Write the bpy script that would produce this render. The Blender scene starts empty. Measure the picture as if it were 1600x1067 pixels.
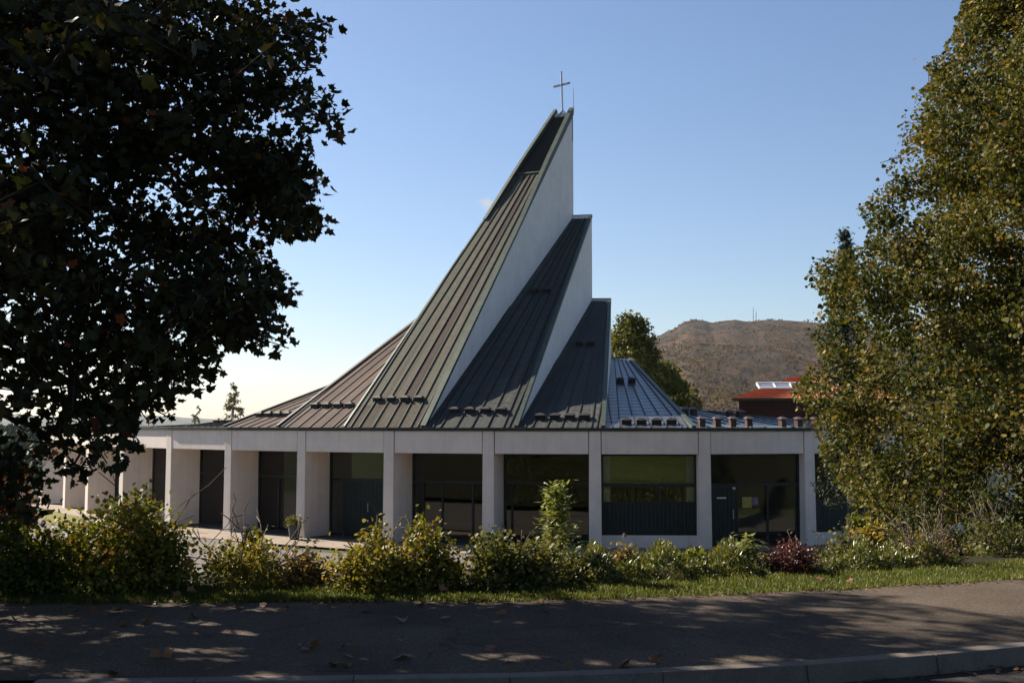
import bpy, math, random
import numpy as np
from mathutils import Vector
from mathutils import noise as mnoise

random.seed(7)
RNG = np.random.default_rng(11)
SC = bpy.context.scene
COL = SC.collection
CZ = 4.1                                   # camera height above the church forecourt
F = 1800.0
PITCH = math.atan((662 - 533.5) / F)
PC, PS = math.cos(PITCH), math.sin(PITCH)


def at(px, py, Y):
    """World point at depth Y seen at photo pixel (px, py)."""
    x = (px - 800) / F
    y = (533.5 - py) / F
    r = (x, PC - y * PS, PS + y * PC)
    k = Y / r[1]
    return Vector((r[0] * k, Y, r[2] * k + CZ))


def proj(P):
    P = np.asarray(P, float)
    z = P[..., 2] - CZ
    d = P[..., 1] * PC + z * PS
    u = -P[..., 1] * PS + z * PC
    d = np.where(d < 0.1, 0.1, d)
    return 800 + F * P[..., 0] / d, 533.5 - F * u / d


# ------------------------------------------------------------------ materials
def new_mat(name):
    m = bpy.data.materials.new(name)
    m.use_nodes = True
    nt = m.node_tree
    nt.nodes.clear()
    out = nt.nodes.new('ShaderNodeOutputMaterial')
    return m, nt, out


def ramp(nt, fac, stops):
    r = nt.nodes.new('ShaderNodeValToRGB')
    e = r.color_ramp.elements
    while len(e) < len(stops):
        e.new(0.5)
    for k, (p, c) in enumerate(stops):
        e[k].position = p
        e[k].color = (c[0], c[1], c[2], 1)
    nt.links.new(fac, r.inputs[0])
    return r.outputs[0]


def noise(nt, scale, detail=4, rough=0.6, stretch=None, coord='Object'):
    tc = nt.nodes.new('ShaderNodeTexCoord')
    n = nt.nodes.new('ShaderNodeTexNoise')
    n.inputs['Scale'].default_value = scale
    n.inputs['Detail'].default_value = detail
    n.inputs['Roughness'].default_value = rough
    src = tc.outputs[coord]
    if stretch:
        mp = nt.nodes.new('ShaderNodeMapping')
        mp.inputs['Scale'].default_value = stretch
        nt.links.new(src, mp.inputs[0])
        src = mp.outputs[0]
    nt.links.new(src, n.inputs['Vector'])
    return n.outputs['Fac']


def mixc(nt, fac, a, b, mode='MIX'):
    m = nt.nodes.new('ShaderNodeMix')
    m.data_type = 'RGBA'
    m.blend_type = mode
    if isinstance(fac, (int, float)):
        m.inputs[0].default_value = fac
    else:
        nt.links.new(fac, m.inputs[0])
    for sock, v in ((m.inputs[6], a), (m.inputs[7], b)):
        if isinstance(v, tuple):
            sock.default_value = (v[0], v[1], v[2], 1)
        else:
            nt.links.new(v, sock)
    return m.outputs[2]


def surf(name, stops, scale=3, rough=0.8, metal=0.0, bump=0.0, bscale=40, bdist=0.02, spec=0.25, stretch=None, fine=None, detail=5):
    m, nt, out = new_mat(name)
    b = nt.nodes.new('ShaderNodeBsdfPrincipled')
    col = ramp(nt, noise(nt, scale, detail, 0.65, stretch), stops)
    if fine:
        g = ramp(nt, noise(nt, fine[0], 3, 0.7), [(0.3, (fine[1],) * 3), (0.7, (fine[2],) * 3)])
        col = mixc(nt, 1.0, col, g, 'MULTIPLY')
    nt.links.new(col, b.inputs['Base Color'])
    b.inputs['Roughness'].default_value = rough
    b.inputs['Metallic'].default_value = metal
    b.inputs['Specular IOR Level'].default_value = spec
    if bump:
        bp = nt.nodes.new('ShaderNodeBump')
        bp.inputs['Strength'].default_value = bump
        bp.inputs['Distance'].default_value = bdist
        nt.links.new(noise(nt, bscale, 6, 0.7, stretch), bp.inputs['Height'])
        nt.links.new(bp.outputs[0], b.inputs['Normal'])
    nt.links.new(b.outputs[0], out.inputs[0])
    return m


def leaf_mat(name, stops, rough=0.45, trans=0.35, spec=0.35):
    m, nt, out = new_mat(name)
    at_ = nt.nodes.new('ShaderNodeAttribute')
    at_.attribute_name = 'tint'
    col = ramp(nt, at_.outputs['Fac'], stops)
    b = nt.nodes.new('ShaderNodeBsdfPrincipled')
    nt.links.new(col, b.inputs['Base Color'])
    b.inputs['Roughness'].default_value = rough
    b.inputs['Specular IOR Level'].default_value = spec
    t = nt.nodes.new('ShaderNodeBsdfTranslucent')
    tcol = mixc(nt, 1.0, col, (1.0, 0.95, 0.5), 'MULTIPLY')
    nt.links.new(tcol, t.inputs['Color'])
    mx = nt.nodes.new('ShaderNodeMixShader')
    mx.inputs[0].default_value = trans
    nt.links.new(b.outputs[0], mx.inputs[1])
    nt.links.new(t.outputs[0], mx.inputs[2])
    nt.links.new(mx.outputs[0], out.inputs[0])
    return m


def tint_mat(name, stops, rough, metal, bump=0.15, spec=0.5):
    """Sheet metal: colour by the sheet's own tint, broken up by stains."""
    m, nt, out = new_mat(name)
    a = nt.nodes.new('ShaderNodeAttribute')
    a.attribute_name = 'tint'
    n = noise(nt, 1.1, 6, 0.7)
    add = nt.nodes.new('ShaderNodeMath')
    add.operation = 'MULTIPLY_ADD'
    nt.links.new(n, add.inputs[0])
    add.inputs[1].default_value = 0.75
    sub = nt.nodes.new('ShaderNodeMath')
    sub.operation = 'ADD'
    sub.inputs[1].default_value = -0.37
    nt.links.new(a.outputs['Fac'], sub.inputs[0])
    nt.links.new(sub.outputs[0], add.inputs[2])
    col = ramp(nt, add.outputs[0], stops)
    g = ramp(nt, noise(nt, 9, 5, 0.7), [(0.3, (0.72,) * 3), (0.7, (1.12,) * 3)])
    col = mixc(nt, 1.0, col, g, 'MULTIPLY')
    st = ramp(nt, noise(nt, 1.0, 6, 0.7, (16, 1.6, 1), 'UV'), [(0.3, (0.45, 0.42, 0.40)), (0.5, (0.98, 0.98, 0.98)), (0.72, (1.36, 1.42, 1.30))])
    col = mixc(nt, 1.0, col, st, 'MULTIPLY')
    b = nt.nodes.new('ShaderNodeBsdfPrincipled')
    nt.links.new(col, b.inputs['Base Color'])
    b.inputs['Roughness'].default_value = rough
    b.inputs['Metallic'].default_value = metal
    b.inputs['Specular IOR Level'].default_value = spec
    bp = nt.nodes.new('ShaderNodeBump')
    bp.inputs['Strength'].default_value = bump
    bp.inputs['Distance'].default_value = 0.03
    nt.links.new(noise(nt, 4, 4, 0.6), bp.inputs['Height'])
    nt.links.new(bp.outputs[0], b.inputs['Normal'])
    nt.links.new(b.outputs[0], out.inputs[0])
    return m


def concrete_mat(name, base, streak=0.3):
    """Rough cast concrete with vertical board marks and rain streaks."""
    m, nt, out = new_mat(name)
    b = nt.nodes.new('ShaderNodeBsdfPrincipled')
    lo = tuple(c * 0.86 for c in base)
    col = ramp(nt, noise(nt, 1.3, 6, 0.7), [(0.3, lo), (0.65, base)])
    st = ramp(nt, noise(nt, 1.0, 5, 0.65, (5, 5, 0.25)), [(0.3, (1 - streak,) * 3), (0.55, (1, 1, 1))])
    col = mixc(nt, 1.0, col, st, 'MULTIPLY')
    nt.links.new(col, b.inputs['Base Color'])
    b.inputs['Roughness'].default_value = 0.9
    b.inputs['Specular IOR Level'].default_value = 0.2
    b1 = nt.nodes.new('ShaderNodeBump')
    b1.inputs['Strength'].default_value = 0.15
    b1.inputs['Distance'].default_value = 0.012
    nt.links.new(noise(nt, 45, 5, 0.7), b1.inputs['Height'])
    b2 = nt.nodes.new('ShaderNodeBump')
    b2.inputs['Strength'].default_value = 0.3
    b2.inputs['Distance'].default_value = 0.02
    nt.links.new(noise(nt, 1.0, 4, 0.6, (9, 9, 0.5)), b2.inputs['Height'])
    nt.links.new(b1.outputs[0], b2.inputs['Normal'])
    nt.links.new(b2.outputs[0], b.inputs['Normal'])
    nt.links.new(b.outputs[0], out.inputs[0])
    return m


def glass_mat(name, tint=(0.6, 0.64, 0.6)):
    m, nt, out = new_mat(name)
    fr = nt.nodes.new('ShaderNodeFresnel')
    fr.inputs[0].default_value = 1.55
    t = nt.nodes.new('ShaderNodeBsdfTransparent')
    t.inputs[0].default_value = (*tint, 1)
    g = nt.nodes.new('ShaderNodeBsdfGlossy')
    g.inputs['Roughness'].default_value = 0.015
    bp = nt.nodes.new('ShaderNodeBump')
    bp.inputs['Strength'].default_value = 0.04
    bp.inputs['Distance'].default_value = 0.02
    nt.links.new(noise(nt, 0.9, 2, 0.5), bp.inputs['Height'])
    nt.links.new(bp.outputs[0], g.inputs['Normal'])
    k = nt.nodes.new('ShaderNodeMath')
    k.operation = 'MULTIPLY_ADD'
    k.inputs[1].default_value = 1.15
    k.inputs[2].default_value = 0.01
    nt.links.new(fr.outputs[0], k.inputs[0])
    mx = nt.nodes.new('ShaderNodeMixShader')
    nt.links.new(k.outputs[0], mx.inputs[0])
    nt.links.new(t.outputs[0], mx.inputs[1])
    nt.links.new(g.outputs[0], mx.inputs[2])
    nt.links.new(mx.outputs[0], out.inputs[0])
    return m


M = {}
M['concrete'] = concrete_mat('painted_concrete', (0.78, 0.68, 0.59), 0.09)
M['render'] = concrete_mat('white_render', (0.83, 0.765, 0.72), 0.07)
M['copper_green'] = tint_mat('patinated_copper', [(0.0, (0.06, 0.042, 0.034)), (0.3, (0.072, 0.053, 0.039)), (0.6, (0.108, 0.093, 0.066)), (1.0, (0.096, 0.108, 0.074))], 0.8, 0.0, 0.15, 0.1)
M['copper_brown'] = tint_mat('brown_copper', [(0.0, (0.042, 0.023, 0.017)), (0.4, (0.08, 0.047, 0.035)), (0.75, (0.112, 0.072, 0.052)), (1.0, (0.105, 0.092, 0.066))], 0.8, 0.0, 0.15, 0.12)
M['copper_dark'] = tint_mat('dark_copper', [(0.0, (0.036, 0.036, 0.034)), (0.5, (0.062, 0.062, 0.056)), (1.0, (0.09, 0.10, 0.085))], 0.7, 0.0, 0.15, 0.15)
M['copper_sky_sheen'] = tint_mat('sky_lit_copper', [(0.0, (0.10, 0.105, 0.11)), (0.5, (0.16, 0.165, 0.17)), (1.0, (0.22, 0.23, 0.23))], 0.36, 0.6)  # pale blue-grey base puts the sky's sheen on the copper into its colour
M['seam'] = surf('seam_copper', [(0.3, (0.02, 0.02, 0.018)), (0.7, (0.045, 0.043, 0.036))], 4, 0.6, 0.0)  # darker than the sheets, so the colour carries the seams' shadow lines
M['coping'] = surf('green_coping', [(0.3, (0.045, 0.058, 0.043)), (0.7, (0.078, 0.095, 0.07))], 3, 0.5, 0.25, 0.1)
M['gutter'] = surf('dark_gutter', [(0.3, (0.025, 0.03, 0.028)), (0.7, (0.045, 0.05, 0.045))], 3, 0.5, 0.3)
M['vent'] = surf('lit_vent_copper', [(0.3, (0.05, 0.03, 0.026)), (0.7, (0.10, 0.05, 0.042))], 6, 0.55, 0.2)  # low-roof vents: the vent copper coloured as it looks when lit
M['vent_shaded'] = surf('shaded_vent_copper', [(0.3, (0.014, 0.011, 0.010)), (0.7, (0.03, 0.023, 0.02))], 6, 0.6)  # darker copy of the vent copper, its shade put into the colour
M['vent_shaded_cap'] = surf('shaded_vent_cap', [(0.3, (0.025, 0.02, 0.018)), (0.7, (0.05, 0.04, 0.034))], 6, 0.6)
M['vent_cap'] = surf('lit_vent_cap_copper', [(0.3, (0.10, 0.075, 0.065)), (0.7, (0.16, 0.12, 0.105))], 6, 0.45, 0.4)
M['louvre'] = surf('louvre_slats', [(0.3, (0.014, 0.012, 0.010)), (0.7, (0.03, 0.026, 0.022))], 5, 0.6, 0.1)
M['black'] = surf('louvre_shade', [(0.3, (0.006, 0.006, 0.006)), (0.7, (0.01, 0.01, 0.01))], 5, 0.9)  # black sheet on the roof surface, painted as the shade behind the slats
M['steel'] = surf('galvanised_steel', [(0.3, (0.42, 0.42, 0.44)), (0.7, (0.55, 0.55, 0.57))], 8, 0.45, 0.6)
M['darksteel'] = surf('dark_steel', [(0.3, (0.07, 0.07, 0.08)), (0.7, (0.12, 0.12, 0.13))], 8, 0.5, 0.5)
M['frame'] = surf('dark_green_frame', [(0.3, (0.012, 0.018, 0.015)), (0.7, (0.022, 0.03, 0.026))], 5, 0.45)
M['panel'] = surf('dark_green_panel', [(0.3, (0.014, 0.02, 0.018)), (0.7, (0.028, 0.038, 0.033))], 5, 0.6, stretch=(4, 4, 0.6))
M['glass'] = glass_mat('window_glass')
M['glass_clear'] = glass_mat('clear_glass', (0.93, 0.95, 0.9))
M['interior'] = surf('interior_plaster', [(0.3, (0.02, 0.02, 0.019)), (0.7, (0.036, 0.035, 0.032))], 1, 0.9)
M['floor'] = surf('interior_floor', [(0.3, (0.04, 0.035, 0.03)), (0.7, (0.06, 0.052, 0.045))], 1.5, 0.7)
M['pane_reflection'] = surf('olive_reflection', [(0.3, (0.24, 0.27, 0.08)), (0.7, (0.31, 0.34, 0.11))], 3, 0.9, stretch=(1, 1, 8))  # colour of the reflection imitated in the upper pane
M['curtain'] = surf('pale_curtain', [(0.3, (0.38, 0.38, 0.30)), (0.7, (0.52, 0.52, 0.42))], 3, 0.9, stretch=(14, 14, 0.4))
M['grey_reflection'] = surf('grey_reflection_strips', [(0.3, (0.16, 0.155, 0.13)), (0.7, (0.24, 0.23, 0.195))], 2, 0.9, stretch=(8, 8, 0.6))  # grey of the reflection imitated behind the door-side panes
M['deck'] = surf('roof_felt', [(0.3, (0.04, 0.042, 0.042)), (0.7, (0.07, 0.07, 0.07))], 2, 0.8)
M['asphalt'] = surf('asphalt', [(0.3, (0.078, 0.061, 0.047)), (0.7, (0.124, 0.097, 0.075))], 0.8, 0.95, 0, 0.9, 130, 0.02, 0.08, fine=(42, 0.5, 1.4))
def add_cracks(m):
    nt = m.node_tree
    b = [n for n in nt.nodes if n.type == 'BSDF_PRINCIPLED'][0]
    src = b.inputs['Base Color'].links[0].from_socket
    tc = nt.nodes.new('ShaderNodeTexCoord')
    wn = nt.nodes.new('ShaderNodeTexNoise')
    wn.inputs['Scale'].default_value = 1.7
    wn.inputs['Detail'].default_value = 5
    nt.links.new(tc.outputs['Object'], wn.inputs['Vector'])
    add = nt.nodes.new('ShaderNodeVectorMath')
    add.operation = 'MULTIPLY_ADD'
    add.inputs[1].default_value = (0.9, 0.9, 0)
    nt.links.new(wn.outputs['Color'], add.inputs[0])
    nt.links.new(tc.outputs['Object'], add.inputs[2])
    v = nt.nodes.new('ShaderNodeTexVoronoi')
    v.feature = 'DISTANCE_TO_EDGE'
    v.inputs['Scale'].default_value = 0.32
    nt.links.new(add.outputs[0], v.inputs['Vector'])
    c = ramp(nt, v.outputs['Distance'], [(0.0, (0.55, 0.55, 0.55)), (0.004, (1, 1, 1))])
    pt = ramp(nt, noise(nt, 0.55, 3, 0.5), [(0.42, (0.82, 0.82, 0.82)), (0.5, (1.08, 1.07, 1.05))])
    col = mixc(nt, 1.0, mixc(nt, 1.0, src, c, 'MULTIPLY'), pt, 'MULTIPLY')
    nt.links.new(col, b.inputs['Base Color'])


add_cracks(M['asphalt'])
M['road'] = surf('road_asphalt', [(0.3, (0.042, 0.037, 0.033)), (0.7, (0.068, 0.06, 0.054))], 0.8, 0.95, 0, 0.9, 120, 0.02, 0.08, fine=(42, 0.55, 1.4))
M['kerb'] = surf('kerb_stone', [(0.3, (0.10, 0.08, 0.064)), (0.7, (0.17, 0.138, 0.11))], 3, 0.85, 0, 0.6, 60, 0.015, 0.3, fine=(90, 0.7, 1.2))
M['paving'] = surf('forecourt_concrete', [(0.3, (0.19, 0.15, 0.115)), (0.7, (0.26, 0.205, 0.16))], 0.9, 0.9, 0, 0.3, 40, 0.01, 0.2, fine=(30, 0.85, 1.1))
M['forecourt'] = surf('forecourt_asphalt', [(0.3, (0.09, 0.074, 0.063)), (0.7, (0.14, 0.118, 0.10))], 0.7, 0.9, 0, 0.4, 60, 0.01, 0.2, fine=(40, 0.8, 1.15))
M['gravel'] = surf('gravel', [(0.3, (0.10, 0.09, 0.085)), (0.7, (0.26, 0.24, 0.225))], 14, 0.9, 0, 1.0, 25, 0.05, 0.2)
M['soil'] = surf('bank_soil', [(0.3, (0.018, 0.015, 0.010)), (0.55, (0.028, 0.026, 0.013)), (0.75, (0.036, 0.04, 0.016))], 3, 0.95, 0, 0.8, 20, 0.05, 0.1)
M['land'] = surf('meadow', [(0.3, (0.035, 0.05, 0.018)), (0.7, (0.085, 0.085, 0.035))], 0.15, 0.95, 0, 0.6, 9, 0.06, 0.1, fine=(6, 0.75, 1.2))
M['lawn'] = surf('dry_lawn', [(0.3, (0.14, 0.13, 0.035)), (0.7, (0.21, 0.18, 0.06))], 1.2, 0.95, 0, 0.8, 40, 0.05, 0.1)
M['blade'] = leaf_mat('grass_blade', [(0.0, (0.045, 0.062, 0.010)), (0.5, (0.088, 0.108, 0.018)), (0.85, (0.14, 0.138, 0.032)), (1.0, (0.20, 0.16, 0.07))], 0.5, 0.35, 0.25)
M['bark'] = surf('tree_bark', [(0.3, (0.022, 0.018, 0.014)), (0.7, (0.055, 0.045, 0.036))], 5, 0.9, 0, 0.8, 25, 0.03, 0.2, stretch=(3, 3, 0.6))
M['twig'] = surf('dry_twig', [(0.3, (0.06, 0.043, 0.030)), (0.7, (0.135, 0.098, 0.07))], 8, 0.85)
M['birch'] = surf('birch_bark', [(0.3, (0.28, 0.26, 0.24)), (0.7, (0.42, 0.40, 0.37))], 3, 0.85)
M['maple'] = leaf_mat('maple_leaf', [(0.0, (0.013, 0.017, 0.006)), (0.5, (0.024, 0.027, 0.009)), (0.78, (0.05, 0.04, 0.012)), (0.9, (0.11, 0.05, 0.013)), (1.0, (0.20, 0.05, 0.02))], 0.6, 0.15, 0.15)
M['rust'] = leaf_mat('rusty_leaf', [(0.0, (0.05, 0.03, 0.01)), (0.5, (0.14, 0.05, 0.015)), (1.0, (0.26, 0.09, 0.02))], 0.5, 0.3)
M['lime'] = leaf_mat('lime_leaf', [(0.0, (0.024, 0.036, 0.008)), (0.45, (0.066, 0.072, 0.015)), (0.72, (0.165, 0.128, 0.032)), (0.92, (0.26, 0.17, 0.05)), (1.0, (0.38, 0.17, 0.025))], 0.65, 0.3, 0.12)
M['sh_green'] = leaf_mat('green_shrub_leaf', [(0.0, (0.045, 0.065, 0.010)), (0.55, (0.11, 0.125, 0.016)), (0.85, (0.20, 0.17, 0.025)), (1.0, (0.27, 0.14, 0.035))], 0.55, 0.35, 0.2)
M['sh_yellow'] = leaf_mat('yellow_shrub_leaf', [(0.0, (0.075, 0.09, 0.012)), (0.5, (0.18, 0.165, 0.025)), (0.85, (0.29, 0.20, 0.04)), (1.0, (0.34, 0.14, 0.04))], 0.55, 0.4, 0.2)
M['sh_olive'] = leaf_mat('olive_shrub_leaf', [(0.0, (0.045, 0.055, 0.014)), (0.5, (0.10, 0.105, 0.025)), (0.85, (0.18, 0.15, 0.045)), (1.0, (0.26, 0.15, 0.06))], 0.55, 0.35, 0.2)
M['sh_bronze'] = leaf_mat('bronze_shrub_leaf', [(0.0, (0.055, 0.05, 0.018)), (0.5, (0.17, 0.125, 0.04)), (1.0, (0.33, 0.20, 0.075))], 0.55, 0.35, 0.2)
M['sh_red'] = leaf_mat('red_shrub_leaf', [(0.0, (0.035, 0.014, 0.012)), (0.5, (0.08, 0.022, 0.019)), (1.0, (0.15, 0.05, 0.038))], 0.45, 0.3, 0.4)
M['sh_light'] = leaf_mat('fresh_shrub_leaf', [(0.0, (0.12, 0.15, 0.03)), (0.5, (0.20, 0.22, 0.05)), (1.0, (0.30, 0.26, 0.08))], 0.45, 0.4, 0.35)
M['cover'] = leaf_mat('glossy_cover_leaf', [(0.0, (0.045, 0.06, 0.012)), (0.5, (0.095, 0.11, 0.022)), (0.9, (0.17, 0.155, 0.04)), (1.0, (0.3, 0.22, 0.06))], 0.38, 0.3, 0.4)
M['far_leaf'] = leaf_mat('far_tree_leaf', [(0.0, (0.045, 0.062, 0.012)), (0.5, (0.105, 0.112, 0.02)), (1.0, (0.21, 0.18, 0.045))], 0.6, 0.25, 0.2)
M['far_pale'] = leaf_mat('pale_birch_leaf', [(0.0, (0.10, 0.10, 0.04)), (1.0, (0.20, 0.17, 0.07))], 0.6, 0.3, 0.2)
M['scrub'] = leaf_mat('heath_scrub', [(0.0, (0.04, 0.034, 0.02)), (0.5, (0.075, 0.05, 0.03)), (0.85, (0.105, 0.066, 0.038)), (1.0, (0.13, 0.082, 0.046))], 0.8, 0.4, 0.05)
M['spruce'] = leaf_mat('spruce_needles', [(0.0, (0.014, 0.024, 0.012)), (1.0, (0.035, 0.05, 0.022))], 0.6, 0.1, 0.2)
M['fallen'] = leaf_mat('fallen_leaf', [(0.0, (0.07, 0.03, 0.014)), (0.5, (0.15, 0.062, 0.024)), (1.0, (0.24, 0.12, 0.045))], 0.6, 0.1, 0.3)
M['pot'] = surf('grey_pot', [(0.3, (0.05, 0.05, 0.05)), (0.7, (0.09, 0.09, 0.09))], 6, 0.7)
M['white'] = surf('white_plate', [(0.3, (0.62, 0.62, 0.60)), (0.7, (0.72, 0.72, 0.70))], 6, 0.6)
M['yellow'] = surf('yellow_poster', [(0.3, (0.25, 0.20, 0.05)), (0.7, (0.42, 0.34, 0.09))], 12, 0.6)
M['purple'] = surf('purple_poster', [(0.35, (0.10, 0.04, 0.09)), (0.65, (0.30, 0.24, 0.30))], 12, 0.6)
M['redwood'] = surf('red_boards', [(0.3, (0.042, 0.013, 0.010)), (0.7, (0.07, 0.021, 0.016))], 3, 0.8)
M['redtile'] = surf('red_roof_tile', [(0.3, (0.40, 0.105, 0.036)), (0.7, (0.56, 0.17, 0.06))], 2.5, 0.7)
M['solar'] = surf('solar_glass', [(0.3, (0.20, 0.23, 0.26)), (0.7, (0.28, 0.31, 0.34))], 1, 0.12, 0.3, spec=0.9)
M['alu'] = surf('pale_frame', [(0.3, (0.6, 0.62, 0.64)), (0.7, (0.7, 0.7, 0.72))], 3, 0.4, 0.4)


# ------------------------------------------------------------------ objects
def tag(o, label=None, cat=None, group=None, kind=None):
    if label:
        o['label'] = label
    if cat:
        o['category'] = cat
    if group:
        o['group'] = group
    if kind:
        o['kind'] = kind
    return o


def empty(name, loc, label, cat, group=None):
    o = bpy.data.objects.new(name, None)
    COL.objects.link(o)
    o.location = loc
    o.empty_display_size = 0.2
    return tag(o, label, cat, group)


def link(name, me, mat, parent=None):
    o = bpy.data.objects.new(name, me)
    COL.objects.link(o)
    if mat is not None and not me.materials:
        me.materials.append(mat)
    if parent is not None:
        o.parent = parent
        t = parent
        loc = Vector((0, 0, 0))
        while t is not None:
            loc += t.location
            t = t.parent
        o.location = -loc if parent.type == 'EMPTY' else Vector((0, 0, 0))
    return o


class MB:
    def __init__(self):
        self.v, self.f, self.t, self.uv = [], [], [], []

    def quad(self, pts, tint=None):
        b = len(self.v)
        self.v += [tuple(p) for p in pts]
        self.f.append(tuple(range(b, b + len(pts))))
        self.t.append(0.5 if tint is None else tint)

    def hexa(self, lo, hi):
        """Prism between two loops of equal length (bottom loop, top loop)."""
        n = len(lo)
        b = len(self.v)
        self.v += [tuple(p) for p in lo] + [tuple(p) for p in hi]
        self.f.append(tuple(range(b + n - 1, b - 1, -1)))
        self.f.append(tuple(range(b + n, b + 2 * n)))
        for i in range(n):
            j = (i + 1) % n
            self.f.append((b + i, b + j, b + n + j, b + n + i))
        self.t += [0.5] * (n + 2)

    def obox(self, o, u, w, u0, u1, w0, w1, z0, z1):
        """Box in a local frame: origin o (x,y), unit u and w in plan."""
        def p(a, b, z):
            return (o[0] + u[0] * a + w[0] * b, o[1] + u[1] * a + w[1] * b, z)
        lo = [p(u0, w0, z0), p(u1, w0, z0), p(u1, w1, z0), p(u0, w1, z0)]
        hi = [p(u0, w0, z1), p(u1, w0, z1), p(u1, w1, z1), p(u0, w1, z1)]
        self.hexa(lo, hi)

    def bar(self, a, b, r, n=6, r2=None):
        a, b = Vector(a), Vector(b)
        d = (b - a).normalized()
        x = d.orthogonal().normalized()
        y = d.cross(x)
        r2 = r if r2 is None else r2
        lo = [a + (x * math.cos(2 * math.pi * k / n) + y * math.sin(2 * math.pi * k / n)) * r for k in range(n)]
        hi = [b + (x * math.cos(2 * math.pi * k / n) + y * math.sin(2 * math.pi * k / n)) * r2 for k in range(n)]
        self.hexa(lo, hi)

    def beam(self, a, b, side, up, w0, w1, h0, h1):
        """Rectangular beam from a to b, cross-section in (side, up)."""
        def ring(p):
            return [p + side * w0 + up * h0, p + side * w1 + up * h0, p + side * w1 + up * h1, p + side * w0 + up * h1]
        self.hexa(ring(Vector(a)), ring(Vector(b)))

    def build(self, name, mat, parent=None, bevel=0, tint=False):
        me = bpy.data.meshes.new(name)
        me.from_pydata(self.v, [], self.f)
        if tint:
            a = me.attributes.new('tint', 'FLOAT', 'FACE')
            a.data.foreach_set('value', self.t)
        if self.uv:
            ul = me.uv_layers.new(name='UVMap')
            ul.data.foreach_set('uv', [c for q in self.uv for c in q])
        me.update()
        import bmesh
        bm = bmesh.new()
        bm.from_mesh(me)
        bmesh.ops.recalc_face_normals(bm, faces=bm.faces)
        bm.to_mesh(me)
        bm.free()
        o = link(name, me, mat, parent)
        if bevel:
            bv = o.modifiers.new('bevel', 'BEVEL')
            bv.width = bevel
            bv.segments = 2
            bv.limit_method = 'ANGLE'
        return o


def np_mesh(name, V, loops, starts, mat, parent=None, tint=None, smooth=False):
    me = bpy.data.meshes.new(name)
    me.vertices.add(len(V))
    me.vertices.foreach_set('co', np.ascontiguousarray(V, np.float32).ravel())
    me.loops.add(len(loops))
    me.loops.foreach_set('vertex_index', np.ascontiguousarray(loops, np.int32))
    me.polygons.add(len(starts))
    me.polygons.foreach_set('loop_start', np.ascontiguousarray(starts, np.int32))
    if tint is not None:
        a = me.attributes.new('tint', 'FLOAT', 'FACE')
        a.data.foreach_set('value', np.ascontiguousarray(tint, np.float32))
    me.update(calc_edges=True)
    me.validate()
    if smooth:
        me.polygons.foreach_set('use_smooth', np.ones(len(starts), bool))
    return link(name, me, mat, parent)


# leaf outlines: (verts, faces); y runs from stalk to tip, folded along the midrib
def mirrored(half, fold):
    v = [(0, 0, 0), (0, 1, 0)]
    n = len(half)
    for x, y in half:
        v.append((x, y, fold * x))
    for x, y in half:
        v.append((-x, y, fold * x))
    f = [[0] + list(range(2, 2 + n)) + [1], [1] + list(range(2 + 2 * n - 1, 1 + n, -1)) + [0]]
    return np.array(v, float), f


MAPLE = mirrored([(0.22, -0.06), (0.48, 0.12), (0.34, 0.27), (0.55, 0.57), (0.27, 0.60)], 0.22)
OVAL = mirrored([(0.36, 0.30), (0.26, 0.72)], 0.3)
ROUND = mirrored([(0.44, 0.18), (0.46, 0.55), (0.2, 0.86)], 0.2)
NARROW = mirrored([(0.17, 0.35)], 0.3)
CARD = (np.array([(-0.4, 0, 0), (0.4, 0.1, 0), (0.3, 1, 0.1), (-0.35, 0.9, -0.1)], float), [[0, 1, 2, 3]])


def leaves(name, tmpl, pos, size, mat, parent, out_dir=None, flat=0.5, droop=0.3, tint=None, rng=RNG):
    """One mesh of many leaves. out_dir: where tips point; flat: 1 = face up, 0 = any way."""
    T, faces = tmpl
    n = len(pos)
    nor = rng.normal(size=(n, 3))
    nor /= np.linalg.norm(nor, axis=1)[:, None]
    nor = nor * (1 - flat) + np.array([0, 0, 1.0]) * flat
    nor /= np.linalg.norm(nor, axis=1)[:, None]
    d = rng.normal(size=(n, 3)) * 0.8
    if out_dir is not None:
        d += out_dir
    d[:, 2] -= droop
    d -= nor * (d * nor).sum(1)[:, None]
    d /= np.linalg.norm(d, axis=1)[:, None] + 1e-9
    s = np.cross(d, nor)
    V = (pos[:, None, :] + size[:, None, None] * (T[None, :, 0:1] * s[:, None, :] + T[None, :, 1:2] * d[:, None, :] + T[None, :, 2:3] * nor[:, None, :])).reshape(-1, 3)
    k = len(T)
    lo, st, c = [], [], 0
    per = sum(len(f) for f in faces)
    base = np.concatenate([np.array(f) for f in faces])
    loops = (np.arange(n)[:, None] * k + base[None, :]).ravel()
    offs = np.cumsum([0] + [len(f) for f in faces])[:-1]
    starts = (np.arange(n)[:, None] * per + offs[None, :]).ravel()
    if tint is None:
        tint = rng.random(n)
    return np_mesh(name, V, loops, starts, mat, parent, np.repeat(np.clip(tint, 0, 1), len(faces)))


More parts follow.
